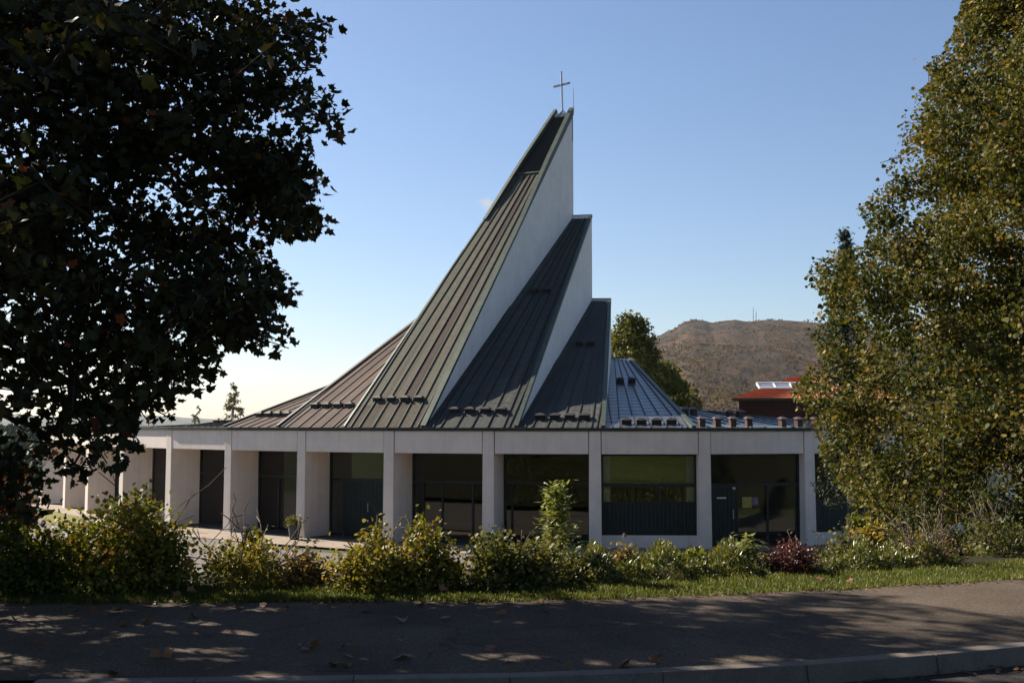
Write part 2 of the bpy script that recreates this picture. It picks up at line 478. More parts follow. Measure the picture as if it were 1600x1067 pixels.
def tubes(name, A, B, ra, rb, mat, parent, n=5):
    A, B = np.asarray(A, float), np.asarray(B, float)
    d = B - A
    L = np.linalg.norm(d, axis=1)[:, None] + 1e-9
    d = d / L
    ref = np.where(np.abs(d[:, 2:3]) < 0.9, np.array([[0, 0, 1.0]]), np.array([[1.0, 0, 0]]))
    x = np.cross(d, ref)
    x /= np.linalg.norm(x, axis=1)[:, None] + 1e-9
    y = np.cross(d, x)
    ang = np.arange(n) * 2 * math.pi / n
    c, s = np.cos(ang)[None, :, None], np.sin(ang)[None, :, None]
    ring = x[:, None, :] * c + y[:, None, :] * s
    lo = A[:, None, :] - d[:, None, :] * (ra[:, None, None] * 0.4) + ring * ra[:, None, None]
    hi = B[:, None, :] + ring * rb[:, None, None]
    V = np.concatenate([lo, hi], 1).reshape(-1, 3)
    m = len(A)
    q = []
    for i in range(n):
        j = (i + 1) % n
        q += [i, j, n + j, n + i]
    q += list(range(n, 2 * n))
    loops = (np.arange(m)[:, None] * 2 * n + np.array(q)[None, :]).ravel()
    per = 4 * n + n
    offs = [4 * i for i in range(n)] + [4 * n]
    starts = (np.arange(m)[:, None] * per + np.array(offs)[None, :]).ravel()
    return np_mesh(name, V, loops, starts, mat, parent, smooth=True)


def grow(nodes, root, stem_top=None, stem_n=6, reach=1.0):
    """Connect crown nodes into branches: each joins the nearest node nearer the stem."""
    root = np.asarray(root, float)
    P = [root]
    par = [-1]
    if stem_top is not None:
        for k in range(1, stem_n + 1):
            t = k / stem_n
            w = 0.12 * math.sin(t * 5)
            P.append(root + (np.asarray(stem_top) - root) * t + np.array([w, w * 0.6, 0]) * (1 if k < stem_n else 0))
            par.append(len(P) - 2)
    stem = np.array(P)
    dist = np.min(np.linalg.norm(nodes[:, None, :] - stem[None, :, :], axis=2), axis=1)
    order = np.argsort(dist)
    allP = np.zeros((len(P) + len(nodes), 3))
    allP[:len(P)] = stem
    key = np.zeros(len(allP))
    n = len(P)
    for i in order:
        q = nodes[i]
        dd = np.linalg.norm(allP[:n] - q, axis=1) + 0.25 * key[:n]
        j = int(np.argmin(dd))
        allP[n] = q
        key[n] = key[j] * 0.6 + np.linalg.norm(allP[j] - q)
        par.append(j)
        n += 1
    cnt = np.ones(n)
    for i in range(n - 1, 0, -1):
        cnt[par[i]] += cnt[i]
    return allP, np.array(par), cnt


def inpoly(x, y, poly):
    x, y = np.asarray(x), np.asarray(y)
    ins = np.zeros(x.shape, bool)
    n = len(poly)
    j = n - 1
    for i in range(n):
        xi, yi = poly[i]
        xj, yj = poly[j]
        if yi != yj:
            c = ((yi > y) != (yj > y)) & (x < (xj - xi) * (y - yi) / (yj - yi) + xi)
            ins ^= c
        j = i
    return ins


# ------------------------------------------------------------------ church plan
PX = [(72, 59.7), (105, 56.6), (140, 53.2), (193, 50.0), (266, 46.9), (358, 44.2), (472, 41.85), (608, 39.9),
      (763, 38.75), (929, 38.2), (1100, 38.1), (1263, 39.0), (1415, 41.0), (1556, 43.5)]
PIL = [np.array([(p - 800) / F * y, y]) for p, y in PX]
REAR = [np.array(p) for p in [(21.5, 49.0), (23.0, 57.0), (21.5, 65.0), (16, 72.0), (7, 76.0), (-4, 76.5), (-14, 73.0), (-21, 67.0)]]
PLAN = PIL + REAR
CEN = np.array([2.5, 58.3])


def vert_normals(pl):
    out = []
    n = len(pl)
    for i in range(n):
        a, b, c = pl[i - 1], pl[i], pl[(i + 1) % n]
        d1 = (b - a) / np.linalg.norm(b - a)
        d2 = (c - b) / np.linalg.norm(c - b)
        t = d1 + d2
        t /= np.linalg.norm(t)
        nn = np.array([t[1], -t[0]])
        out.append(nn / max(0.5, float(np.dot(nn, np.array([d1[1], -d1[0]])))))
    return out


NRM = vert_normals(PLAN)


def inset(k):
    return [p - n * k for p, n in zip(PLAN, NRM)]


church = empty('church', (CEN[0], CEN[1], 0), 'white concrete church with stepped copper roofs rising to a pointed tower', 'church')

Z_SOF, Z_FAS, Z_EAVE = 3.1, 3.86, 3.97
HW = 0.19
UNIT = [n / np.linalg.norm(n) for n in NRM]
for i, p in enumerate(PIL):
    n = UNIT[i]
    t = np.array([-n[1], n[0]])
    mb = MB()
    # slightly battered fin: front face a touch wider at the foot
    def fp(a, b, z, p=p, n=n, t=t):
        return (p[0] + t[0] * a - n[0] * b, p[1] + t[1] * a - n[1] * b, z)
    k = 0.02
    mb.hexa([fp(-HW - k, -0.015, -0.1), fp(HW + k, -0.015, -0.1), fp(HW + k, 1.75, -0.1), fp(-HW - k, 1.75, -0.1)],
            [fp(-HW, 0, Z_FAS), fp(HW, 0, Z_FAS), fp(HW, 1.75, Z_FAS), fp(-HW, 1.75, Z_FAS)])
    mb.build('pillar', M['concrete'], church, bevel=0.012)

# fascia panels, one per bay, between the pillar heads
NP = len(PIL)
for i in range(NP - 1):
    a, b = PIL[i], PIL[i + 1]
    u = (b - a) / np.linalg.norm(b - a)
    w = np.array([u[1], -u[0]])
    L = np.linalg.norm(b - a)
    mb = MB()
    mb.obox(a, u, w, HW + 0.03, L - HW - 0.03, -0.16, -0.004, Z_SOF, Z_FAS - 0.003)
    mb.build('fascia_panel', M['concrete'], church, bevel=0.01)
mb = MB()
ins = inset(0.17)
mb.hexa([(p[0], p[1], Z_SOF + 0.02) for p in ins], [(p[0], p[1], Z_FAS - 0.02) for p in ins])
mb.build('ceiling_slab', M['concrete'], church)
# gutter band round the eaves
mb = MB()
o1, o2 = inset(-0.07), inset(0.9)
n = len(o1)
for i in range(n):
    j = (i + 1) % n
    mb.hexa([(*o1[i], Z_FAS), (*o1[j], Z_FAS), (*o2[j], Z_FAS), (*o2[i], Z_FAS)],
            [(*o1[i], Z_EAVE), (*o1[j], Z_EAVE), (*o2[j], Z_EAVE), (*o2[i], Z_EAVE)])
mb.build('eave_gutter', M['gutter'], church)
mb = MB()
ins = inset(0.8)
mb.quad([(p[0], p[1], Z_EAVE - 0.03) for p in ins])
mb.build('roof_deck', M['deck'], church)
mb = MB()
ins = inset(0.3)
mb.hexa([(p[0], p[1], -0.2) for p in ins], [(p[0], p[1], 0.03) for p in ins])
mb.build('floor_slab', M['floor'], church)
# rear wall
mb = MB()
idx = list(range(NP - 1, len(PLAN))) + [0]
for q in range(len(idx) - 1):
    a, b = PLAN[idx[q]], PLAN[idx[q + 1]]
    u = (b - a) / np.linalg.norm(b - a)
    w = np.array([u[1], -u[0]])
    mb.obox(a, u, w, 0.2 if q == 0 else 0, np.linalg.norm(b - a) - (0.2 if q == len(idx) - 2 else 0), -0.5, -0.2, 0.0, Z_FAS - 0.03)
mb.build('rear_wall', M['concrete'], church)
# inner hall wall
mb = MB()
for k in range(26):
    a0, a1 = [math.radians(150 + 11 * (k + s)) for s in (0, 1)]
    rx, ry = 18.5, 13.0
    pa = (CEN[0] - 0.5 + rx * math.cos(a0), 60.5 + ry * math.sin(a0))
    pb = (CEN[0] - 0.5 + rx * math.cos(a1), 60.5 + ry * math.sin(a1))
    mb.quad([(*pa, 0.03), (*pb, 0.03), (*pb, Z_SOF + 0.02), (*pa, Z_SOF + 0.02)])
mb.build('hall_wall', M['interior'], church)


# ------------------------------------------------------------------ glazing bays
def bay(i, rec, mull, transom=2.07, plinth=0.0, panel=None, doors=(), label=None, ztop=Z_SOF + 0.02):
    a = PIL[i] - UNIT[i] * rec
    b = PIL[i + 1] - UNIT[i + 1] * rec
    u = (b - a) / np.linalg.norm(b - a)
    w = np.array([u[1], -u[0]])
    L = np.linalg.norm(b - a)
    u0, u1 = HW + 0.004, L - HW - 0.004
    W = u1 - u0
    root = MB()
    z0 = 0.03 + plinth
    ft = 0.07
    root.obox(a, u, w, u0, u0 + ft, -0.05, 0.05, z0, ztop - 0.01)
    root.obox(a, u, w, u1 - ft, u1, -0.05, 0.05, z0, ztop - 0.01)
    xs = [0.0] + list(mull) + [1.0]
    root.obox(a, u, w, u0 + ft, u1 - ft, -0.047, 0.047, ztop - 0.09, ztop - 0.012)
    root.obox(a, u, w, u0 + ft, u1 - ft, -0.047, 0.047, z0, z0 + 0.07)
    root.obox(a, u, w, u0 + ft, u1 - ft, -0.047, 0.047, transom - 0.05, transom + 0.05)
    zlow = panel if panel else z0 + 0.07
    for m in mull:
        x = u0 + W * m
        root.obox(a, u, w, x - 0.04, x + 0.04, -0.044, 0.044, zlow, transom - 0.05)
    fr = root.build('window_bay', M['frame'], church, bevel=0.006)
    if label:
        fr['label'] = label
    g = MB()
    g.obox(a, u, w, u0 + ft - 0.01, u1 - ft + 0.01, -0.008, 0.008, transom + 0.045, ztop - 0.085)
    g.build('pane', M['glass'], fr)
    for k in range(len(xs) - 1):
        if k in doors:
            continue
        x0, x1 = u0 + W * xs[k] + 0.05, u0 + W * xs[k + 1] - 0.035
        g = MB()
        g.obox(a, u, w, x0, x1, -0.008, 0.008, zlow - 0.005, transom - 0.045)
        g.build('pane', M['glass'], fr)
    for k in doors:
        x0, x1 = u0 + W * xs[k] + 0.045, u0 + W * xs[k + 1] - 0.045
        d = MB()
        d.obox(a, u, w, x0, x1, -0.03, 0.03, z0 + 0.075, transom - 0.055)
        nb = max(3, int((x1 - x0) / 0.14))
        for q in range(nb):
            s0 = x0 + (x1 - x0) * q / nb
            d.obox(a, u, w, s0 + 0.008, s0 + (x1 - x0) / nb - 0.008, 0.031, 0.045, z0 + 0.09, transom - 0.07)
        d.build('door', M['panel'], fr)
        h = MB()
        xh = x1 - 0.12
        pa = (a[0] + u[0] * xh + w[0] * 0.10, a[1] + u[1] * xh + w[1] * 0.10)
        h.bar((*pa, 0.95), (*pa, 1.25), 0.014)
        for zz in (0.98, 1.22):
            h.obox(a, u, w, xh - 0.01, xh + 0.01, 0.044, 0.10, zz - 0.01, zz + 0.01)
        h.build('handle', M['steel'], fr)
    if panel:
        d = MB()
        nb = 22
        for q in range(nb):
            x0 = u0 + 0.072 + (W - 0.144) * q / nb
            d.obox(a, u, w, x0 + 0.006, x0 + (W - 0.144) / nb - 0.006, -0.02, 0.03, z0 + 0.075, panel - 0.07)
        d.obox(a, u, w, u0 + 0.072, u1 - 0.072, -0.04, -0.022, z0 + 0.075, panel - 0.07)
        d.obox(a, u, w, u0 + 0.072, u1 - 0.072, -0.045, 0.046, panel - 0.068, panel)
        d.build('panel', M['panel'], fr)
    if plinth:
        d = MB()
        d.obox(a, u, w, u0, u1, -0.12, 0.09, 0.0, z0 - 0.005)
        d.build('plinth', M['concrete'], fr, bevel=0.01)
    return fr, a, u, w, u0, W


RD, RS = 1.35, 0.36
bay(0, 1.2, (0.5,), plinth=0.5)
bay(1, 1.2, (0.5,), plinth=0.5)
bay(2, 1.25, (0.45,), plinth=0.5)
bay(3, RD, (0.4,), plinth=0.35)
bay(4, RD, (0.5,), doors=(1,))
bay(5, RD, (0.33, 0.62), doors=())
bay(6, RD, (0.2, 0.6), doors=(1, 2))
bay(7, RD, (0.14, 0.38, 0.76))
bay(8, RD, (0.10, 0.55))
frJ, aJ, uJ, wJ, u0J, WJ = bay(9, RS, (0.6,), plinth=0.40, panel=1.52)
frK, aK, uK, wK, u0K, WK = bay(10, RS, (0.31, 0.645), doors=(0,))
bay(11, RS, (0.5,), plinth=0.40, panel=1.52)
bay(12, RS, (0.5,), plinth=0.40, panel=1.52)
for ch in frJ.children:
    if ch.name.split('.')[0] == 'pane':
        ch.data.materials.clear()
        ch.data.materials.append(M['glass_clear'])
# olive sheet standing in for a reflection in the panelled window, with pale curtains
mb = MB()
mb.obox(aJ, uJ, wJ, u0J + 0.1, u0J + WJ - 0.1, -0.22, -0.20, 2.0, 3.1)
mb.build('pane_reflection', M['pane_reflection'], frJ)
for x0, x1 in ((0.02, 0.10), (0.90, 0.98)):
    mb = MB()
    k = 7
    for q in range(k):
        s0 = u0J + WJ * (x0 + (x1 - x0) * q / k)
        mb.obox(aJ, uJ, wJ, s0, s0 + WJ * (x1 - x0) / k * 0.85, -0.17 - 0.02 * (q % 2), -0.13, 1.5, 3.08)
    mb.build('curtain', M['curtain'], frJ)
# grey strips standing in for a pale reflection in the panes beside the door
for x0, x1 in ((0.335, 0.625), (0.67, 0.97)):
    mb = MB()
    k = 16
    for q in range(k):
        s0 = u0K + WK * (x0 + (x1 - x0) * q / k)
        mb.obox(aK, uK, wK, s0, s0 + WK * (x1 - x0) / k * 0.97, -0.13 - 0.015 * (q % 2), -0.10, 0.35, 2.0)
    mb.build('grey_reflection_strips', M['grey_reflection'], frK)
# door plate, lamp and the two posters on the glass
mb = MB()
mb.obox(aK, uK, wK, u0K + WK * 0.09, u0K + WK * 0.19, 0.047, 0.056, 1.62, 1.67)
mb.build('door_plate', M['white'], frK)
mb = MB()
mb.obox(aK, uK, wK, u0K + WK * 0.255, u0K + WK * 0.285, 0.047, 0.12, 1.92, 2.0)
mb.build('door_lamp', M['steel'], frK, bevel=0.01)
mb = MB()
mb.obox(aK, uK, wK, u0K + WK * 0.37, u0K + WK * 0.475, 0.010, 0.014, 1.30, 1.66)
mb.build('poster', M['yellow'], frK)
mb = MB()
mb.obox(aK, uK, wK, u0K + WK * 0.48, u0K + WK * 0.545, 0.010, 0.014, 1.38, 1.64)
mb.build('poster', M['purple'], frK)

# ------------------------------------------------------------------ roof segments
RING = inset(0.62)


def eave_pt(px):
    d = np.array([(px - 800) / F, 1.0])
    best = None
    for i in range(len(RING)):
        a, b = RING[i], RING[(i + 1) % len(RING)]
        e = b - a
        den = d[0] * e[1] - d[1] * e[0]
        if abs(den) < 1e-9:
            continue
        t = (a[0] * e[1] - a[1] * e[0]) / den
        s = (a[0] * d[1] - a[1] * d[0]) / den
        if 0 <= s <= 1 and t > 0 and (best is None or t < best):
            best = t
    q = d * best
    return Vector((q[0], q[1], Z_EAVE))


EPX = [225, 290, 348, 432, 537, 664, 808, 944, 1086, 1215, 1360]
TPX = [772, 793, 815, 840, 868, 897, 926, 955, 985, 1013, 1040]
TOPY = [640, 598, 487, 354, 179, 338, 468, 560, 626, 634]        # ridge height of each segment, photo row
MATS = ['copper_brown', 'copper_brown', 'copper_brown', 'copper_brown', 'copper_green', 'copper_dark', 'copper_dark', 'copper_sky_sheen', 'copper_sky_sheen', 'copper_sky_sheen']
EP = [eave_pt(p) for p in EPX]
TP = []
for p in TPX:
    y = 54.0
    for _ in range(20):
        x = (p - 800) / F * y
        y = 58.3 - math.sqrt(max(0.3, 4.9 ** 2 - (x - 4.3) ** 2))
    TP.append((x, y))


def lerp(a, b, t):
    return a + (b - a) * t


SEG = []
for i in range(len(TOPY)):
    ym = (TP[i][1] + TP[i + 1][1]) / 2
    zt = at((TPX[i] + TPX[i + 1]) / 2, TOPY[i], ym).z
    A, B = EP[i], EP[i + 1]
    C_, D_ = Vector((*TP[i + 1], zt)), Vector((*TP[i], zt))
    SEG.append((A, B, C_, D_))


def on_seg(s, u, v):
    A, B, C_, D_ = s
    return lerp(lerp(A, B, u), lerp(D_, C_, u), v)


def seg_normal(s, u=0.5, v=0.5):
    a = on_seg(s, u + 0.01, v) - on_seg(s, u - 0.01, v)
    b = on_seg(s, u, v + 0.01) - on_seg(s, u, v - 0.01)
    n = a.cross(b)
    n.normalize()
    return n if n.z > 0 else -n


def roof_vent(s, u, v, parent, hb=0.27, wb=0.17, dark=True):
    p = on_seg(s, u, v)
    A, B, C_, D_ = s
    ue = (lerp(B, C_, v) - lerp(A, D_, v))
    ue.z = 0
    ue.normalize()
    down = Vector((ue.y, -ue.x, 0))
    if down.y > 0:
        down = -down
    slope = on_seg(s, u, v + 0.02) - on_seg(s, u, v - 0.02)
    run = math.hypot(slope.x, slope.y)
    tanb = slope.z / max(run, 1e-6)
    depth = min(0.5, hb / max(tanb, 0.6)) if dark else 0.2
    z0 = p.z
    def q(a, b, z):
        return Vector((p.x + ue.x * a + down.x * b, p.y + ue.y * a + down.y * b, z))
    m = MB()
    lo = [q(-wb, 0, z0 - 0.1), q(wb, 0, z0 - 0.1), q(wb, -depth, z0 - 0.1 + tanb * depth * 0.8), q(-wb, -depth, z0 - 0.1 + tanb * depth * 0.8)]
    hi = [q(-wb, 0, z0 + hb), q(wb, 0, z0 + hb), q(wb, -depth, z0 + hb + 0.05), q(-wb, -depth, z0 + hb + 0.05)]
    m.hexa(lo, hi)
    vo = m.build('roof_vent', M['vent_shaded'] if dark else M['vent'], parent)
    c = MB()
    e = 0.03 if dark else 0.06
    zc = z0 + hb + 0.003
    c.hexa([q(-wb - e, e, zc), q(wb + e, e, zc), q(wb + e, -depth - 0.02, zc + 0.055), q(-wb - e, -depth - 0.02, zc + 0.055)],
           [q(-wb - e, e, zc + 0.03), q(wb + e, e, zc + 0.03), q(wb * 0.4, -depth * 0.5, zc + 0.11), q(-wb * 0.4, -depth * 0.5, zc + 0.11)])
    # the cap is part of the vent's own mesh
    me = vo.data
    nv, npoly = len(me.vertices), len(me.polygons)
    v2 = [tuple(v.co) for v in me.vertices] + c.v
    f2 = [tuple(p_.vertices) for p_ in me.polygons] + [tuple(i_ + nv for i_ in f) for f in c.f]
    me.clear_geometry()
    me.from_pydata(v2, [], f2)
    me.materials.append(M['vent_shaded_cap'] if dark else M['vent_cap'])
    for k_, pl in enumerate(me.polygons):
        pl.material_index = 1 if k_ >= npoly else 0
    me.update()


WEDGE = {3: 0.45, 4: 0.5, 5: 0.5, 6: 0.45, 7: 0.4}
for i, s in enumerate(SEG):
    rng = random.Random(i + 3)
    ribs = [0.0, 0.17, 0.34, 0.51, 0.68, 0.85, 1.0]
    if i in (4,):
        ribs = [0.0, 0.2, 0.37, 0.53, 0.68, 0.83, 1.0]
    Ls = (lerp(s[3], s[2], 0.5) - lerp(s[0], s[1], 0.5)).length
    rows = max(6, int(Ls / 0.62))
    mb = MB()
    n = seg_normal(s)
    for k in range(len(ribs) - 1):
        off = rng.random()
        base = 0.5 + (rng.random() - 0.5) * 0.3
        if i == 4:
            base = [0.78, 0.66, 0.62, 0.14, 0.66, 0.80][k]
        if i in (2, 3):
            base = [0.55, 0.25, 0.65, 0.5, 0.35, 0.75][k]
        cuts = [0.0, 0.055] + [(r + off) / rows for r in range(1, rows) if (r + off) / rows < 0.99 and (r + off) / rows > 0.08] + [1.0]
        for r in range(len(cuts) - 1):
            t = base + (rng.random() - 0.5) * 0.09
            if r == 0 and i <= 6:
                t = 0.3 + rng.random() * 0.15
            if i == 4 and r > len(cuts) * 0.7:
                t -= 0.12
            v0, v1 = cuts[r], cuts[r + 1]
            mb.quad([on_seg(s, ribs[k], v0), on_seg(s, ribs[k + 1], v0), on_seg(s, ribs[k + 1], v1), on_seg(s, ribs[k], v1)], t)
            mb.uv += [(ribs[k] + i, v0), (ribs[k + 1] + i, v0), (ribs[k + 1] + i, v1), (ribs[k] + i, v1)]
    so = mb.build('roof_segment', M[MATS[i]], church, tint=True)
    # standing seams
    mb = MB()
    st = 1.0 if i != 4 else 0.755
    for k, u in enumerate(ribs[1:-1]):
        for r in range(8):
            p0, p1 = on_seg(s, u, st * r / 8), on_seg(s, u, st * (r + 1) / 8)
            sd = (p1 - p0).normalized().cross(n)
            mb.beam(p0, p1, sd, n, -0.02, 0.02, -0.02, 0.03)
    if i in WEDGE:
        for u, ue in ((0.09, 0.0), (0.91, 1.0)):
            vm = WEDGE[i]
            for r in range(5):
                p0, p1 = on_seg(s, lerp(u, ue, r / 5), vm * r / 5), on_seg(s, lerp(u, ue, (r + 1) / 5), vm * (r + 1) / 5)
                sd = (p1 - p0).normalized().cross(n)
                mb.beam(p0, p1, sd, n, -0.02, 0.02, -0.02, 0.03)
    # cross welts of the sheets
    for k in range(len(ribs) - 1):
        off = rng.random()
        nr = rows
        for r in range(1, nr):
            v = (r + off) / nr
            if v > st - 0.02:
                continue
            p0, p1 = on_seg(s, ribs[k], v), on_seg(s, ribs[k + 1], v)
            d = (p1 - p0).normalized()
            mb.beam(p0 + d * 0.022, p1 - d * 0.022, n.cross(d), n, -0.011 if i >= 5 else -0.006, 0.011 if i >= 5 else 0.006, -0.01, 0.005 if i >= 5 else 0.003)
    mb.build('seam', M['seam'], so)
    # vents
    if i in (1, 2, 3, 4, 5, 6, 7, 8, 9):
        vv = {1: 0.06, 2: 0.07, 3: 0.075, 4: 0.062, 5: 0.05, 6: 0.045, 7: 0.03, 8: 0.02, 9: 0.02}[i]
        us = (0.25, 0.42, 0.59, 0.76) if i in (7,) else ((0.11, 0.30, 0.49, 0.69) if i == 8 else (0.22, 0.40, 0.58, 0.76))
        if i == 9:
            us = (0.10, 0.27, 0.45, 0.62)
        for u in us:
            roof_vent(s, u, vv, so, 0.13 if i < 8 else 0.25, 0.165 if i < 8 else 0.10, i < 8)
    if i in (5, 6, 7):
        vv, us = {5: (0.56, (0.33, 0.58)), 6: (0.56, (0.33, 0.58)), 7: (0.56, (0.26, 0.52))}[i]
        for u in us:
            roof_vent(s, u, vv, so, 0.15, 0.14)
    if i == 8:
        for u in (0.06, 0.42, 0.58):
            roof_vent(s, u, 0.4, so, 0.2, 0.11, False)
    if i == 9:
        for u in (0.25, 0.42):
            roof_vent(s, u, 0.4, so, 0.2, 0.11, False)

# white walls standing between neighbouring segments, and the backs of the segments
def wall_slab(A, T, zlow_out, zlow_in, side):
    """Vertical triangular wall under the sloping edge A-T, thickness towards side."""
    d = Vector((T.x - A.x, T.y - A.y, 0)).normalized()
    s = Vector((d.y, -d.x, 0)) * side
    th = 0.10
    a0 = Vector((A.x, A.y, zlow_out))
    t0 = Vector((T.x, T.y, zlow_in))
    lo = [a0, t0, T, A]
    m = MB()
    m.hexa([p + s * 0.0 for p in lo], [p + s * th for p in lo])
    return m


for i in range(len(SEG) - 1):
    hi, lo = (i, i + 1) if SEG[i][2].z > SEG[i + 1][2].z else (i + 1, i)
    if abs(SEG[i][2].z - SEG[i + 1][2].z) < 0.25:
        continue
    if hi == i:                       # wall on the right edge of segment i
        A, T = SEG[i][1], SEG[i][2]
        side = -1
    else:                             # wall on the left edge of segment i+1
        A, T = SEG[i + 1][0], SEG[i + 1][3]
        side = 1
    z_in = Z_EAVE - 0.05
    A2 = Vector((A.x, A.y, Z_EAVE + 0.0))
    m = wall_slab(A2 - Vector((0, 0, 0.03)), T - Vector((0, 0, 0.03)), Z_EAVE - 0.1, z_in, side)
    m.build('tower_wall', M['render'], church)
    # copper coping on the sloping edge
    d = (T - A2).normalized()
    up = Vector((0, 0, 1))
    sd = Vector((d.y, -d.x, 0)).normalized() * side
    nn = sd.cross(d).normalized()
    if nn.z < 0:
        nn = -nn
    m = MB()
    wd = {3: 0.05, 4: 0.18}.get(i, 0.12)
    wr = {3: 0.14}.get(i, wd)
    m.beam(A2 + d * 0.05, T, sd, nn, -0.03, wd, -0.05, 0.025 if i == 3 else 0.06)
    if i in (3, 4):
        # the coping grows into a raised rim beside the louvre
        p0, p1 = A2 + (T - A2) * 0.60, A2 + (T - A2) * 0.80
        def ring(p, h):
            return [p + sd * -0.027 + nn * 0.05, p + sd * (wr - 0.004) + nn * 0.05, p + sd * (wr - 0.004) + nn * h, p + sd * -0.027 + nn * h]
        m.hexa(ring(p0, 0.062), ring(p1, 0.20))
        m.hexa(ring(p1 + d * 0.002, 0.20), ring(T + d * 0.14, 0.24))
    m.build('coping', M['coping'] if i >= 3 else M['seam'], church)
for i, s in enumerate(SEG):
    C_, D_ = s[2], s[3]
    if C_.z - Z_EAVE < 0.6:
        continue
    d = (C_ - D_)
    d.z = 0
    L = d.length
    d.normalize()
    w = Vector((-d.y, d.x, 0))
    m = MB()
    m.obox((D_.x, D_.y), (d.x, d.y), (w.x, w.y), 0.0, L, -0.22, -0.003, Z_EAVE - 0.05, C_.z - 0.02)
    m.build('tower_wall', M['render'], church)
    if i != 4:
        m = MB()
        m.obox((D_.x, D_.y), (d.x, d.y), (w.x, w.y), -0.01, L + 0.01, -0.12, 0.03, C_.z - 0.06, C_.z + 0.05)
        m.build('coping', M['coping'], church)

# louvre at the head of the tallest segment
s = SEG[4]
n = seg_normal(s, 0.5, 0.9)
m = MB()
def ls(u, v, h=0.0):
    return on_seg(s, u, v) + n * h
vl = 0.765
root_l = MB()
root_l.quad([ls(0.1, vl, 0.012), ls(0.9, vl, 0.012), ls(0.85, 1.0, 0.012), ls(0.15, 1.0, 0.012)])
lo_ = root_l.build('louvre', M['black'], church)
m = MB()
ns = 30
for k in range(ns):
    v = vl + (1 - vl) * (k + 0.3) / ns
    p0, p1 = ls(0.1, v), ls(0.9, v)
    d = (p1 - p0).normalized()
    upv = (ls(0.5, v + 0.01) - ls(0.5, v)).normalized()
    sl = (upv * 0.8 + n * 0.6).normalized()
    m.beam(p0, p1, sl, sl.cross(d).normalized(), -0.02, 0.12, -0.008, 0.008)
m.build('slats', M['louvre'], lo_)
m = MB()
p0, p1 = ls(0.08, vl - 0.003), ls(0.92, vl - 0.003)
d = (p1 - p0).normalized()
m.beam(p0, p1, n, n.cross(d), 0.0, 0.06, -0.05, 0.03)
m.build('sill', M['coping'], lo_)

# cross between the horns of the tower
base = lerp(SEG[4][3], SEG[4][2], 0.42) + Vector((0, -0.25, -0.15))
top = at(877, 112, base.y)
m = MB()
bx = Vector((base.x, base.y, base.z - 0.1))
m.hexa([bx + Vector((a, b, 0)) for a, b in ((-.04, -.04), (.04, -.04), (.04, .04), (-.04, .04))],
       [Vector((top.x, top.y, top.z)) + Vector((a, b, 0)) for a, b in ((-.04, -.04), (.04, -.04), (.04, .04), (-.04, .04))])
cr = m.build('cross', M['steel'], church, bevel=0.008)
ct = at(877.6, 133, base.y)
dirb = Vector((0.36, -0.32, 0))
m = MB()
du = dirb.normalized()
m.beam(ct - dirb, ct + dirb, Vector((-du.y, du.x, 0)), Vector((0, 0, 1)), -0.045, 0.045, -0.036, 0.036)
m.build('crossbar', M['darksteel'], cr)
m = MB()
for a in (0.5, 2.6, 4.2):
    m.bar(bx + Vector((0.38 * math.cos(a), 0.1 * math.sin(a), 0.02)), bx + Vector((0, 0, 0.40)), 0.02)
m.build('brace', M['darksteel'], cr)
# lightning rod with its conductor on the white wall
Tt = SEG[4][2]
m = MB()
q0 = Tt + Vector((0.02, -0.30, 0.05))
m.bar(q0 - Vector((0, 0, 0.1)), Vector((q0.x - 0.02, q0.y, at(893, 138, q0.y).z)), 0.016, 5, 0.008)
e = Tt - SEG[4][1]
e = Vector((e.x, e.y, 0)).normalized()
sd = Vector((e.y, -e.x, 0))
q1 = Tt - e * 0.12 + sd * 0.02
m.bar(q1 + Vector((0, 0, -0.05)), q1 + Vector((0, 0, -1.35)), 0.014, 5)
m.build('lightning_rod', M['darksteel'], church)

# ------------------------------------------------------------------ ground, road, pavement
PAV_Z, ROAD_Z = 2.5, 2.37


def interp(x, xs, ys):
    return float(np.interp(x, xs, ys))


def kerb_y(x):
    return interp(x, [-40, -2.9, 0, 1.1, 2.16, 3.73, 6.0, 9.0, 40], [7.0, 7.2, 7.38, 7.56, 7.80, 8.4, 9.6, 11.7, 34])


def edge_y(x):
    return interp(x, [-40, -4.7, 0, 1.5, 3.1, 5.33, 8.0, 12.0, 40], [10.1, 10.36, 10.47, 10.75, 11.2, 12.0, 13.4, 16.2, 36])


def land_z(x, y):
    e = edge_y(x) if abs(x) < 40 else (10.1 if x < 0 else 36)
    s0, s1 = e + 1.5, max(25.0, e + 9)
    t = min(1, max(0, (y - s0) / (s1 - s0)))
    t = t * t * (3 - 2 * t)
    z = 2.44 * (1 - t) - 0.06 * t
    if y > 62 and x < -24:
        z -= min(10, (y - 62) * 0.07)
    if y > 90:
        z -= min(8, (y - 90) * 0.03) if x >= -24 else 0
    if y < -4:
        z += min(4, (-4 - y) * 0.12)
    return z


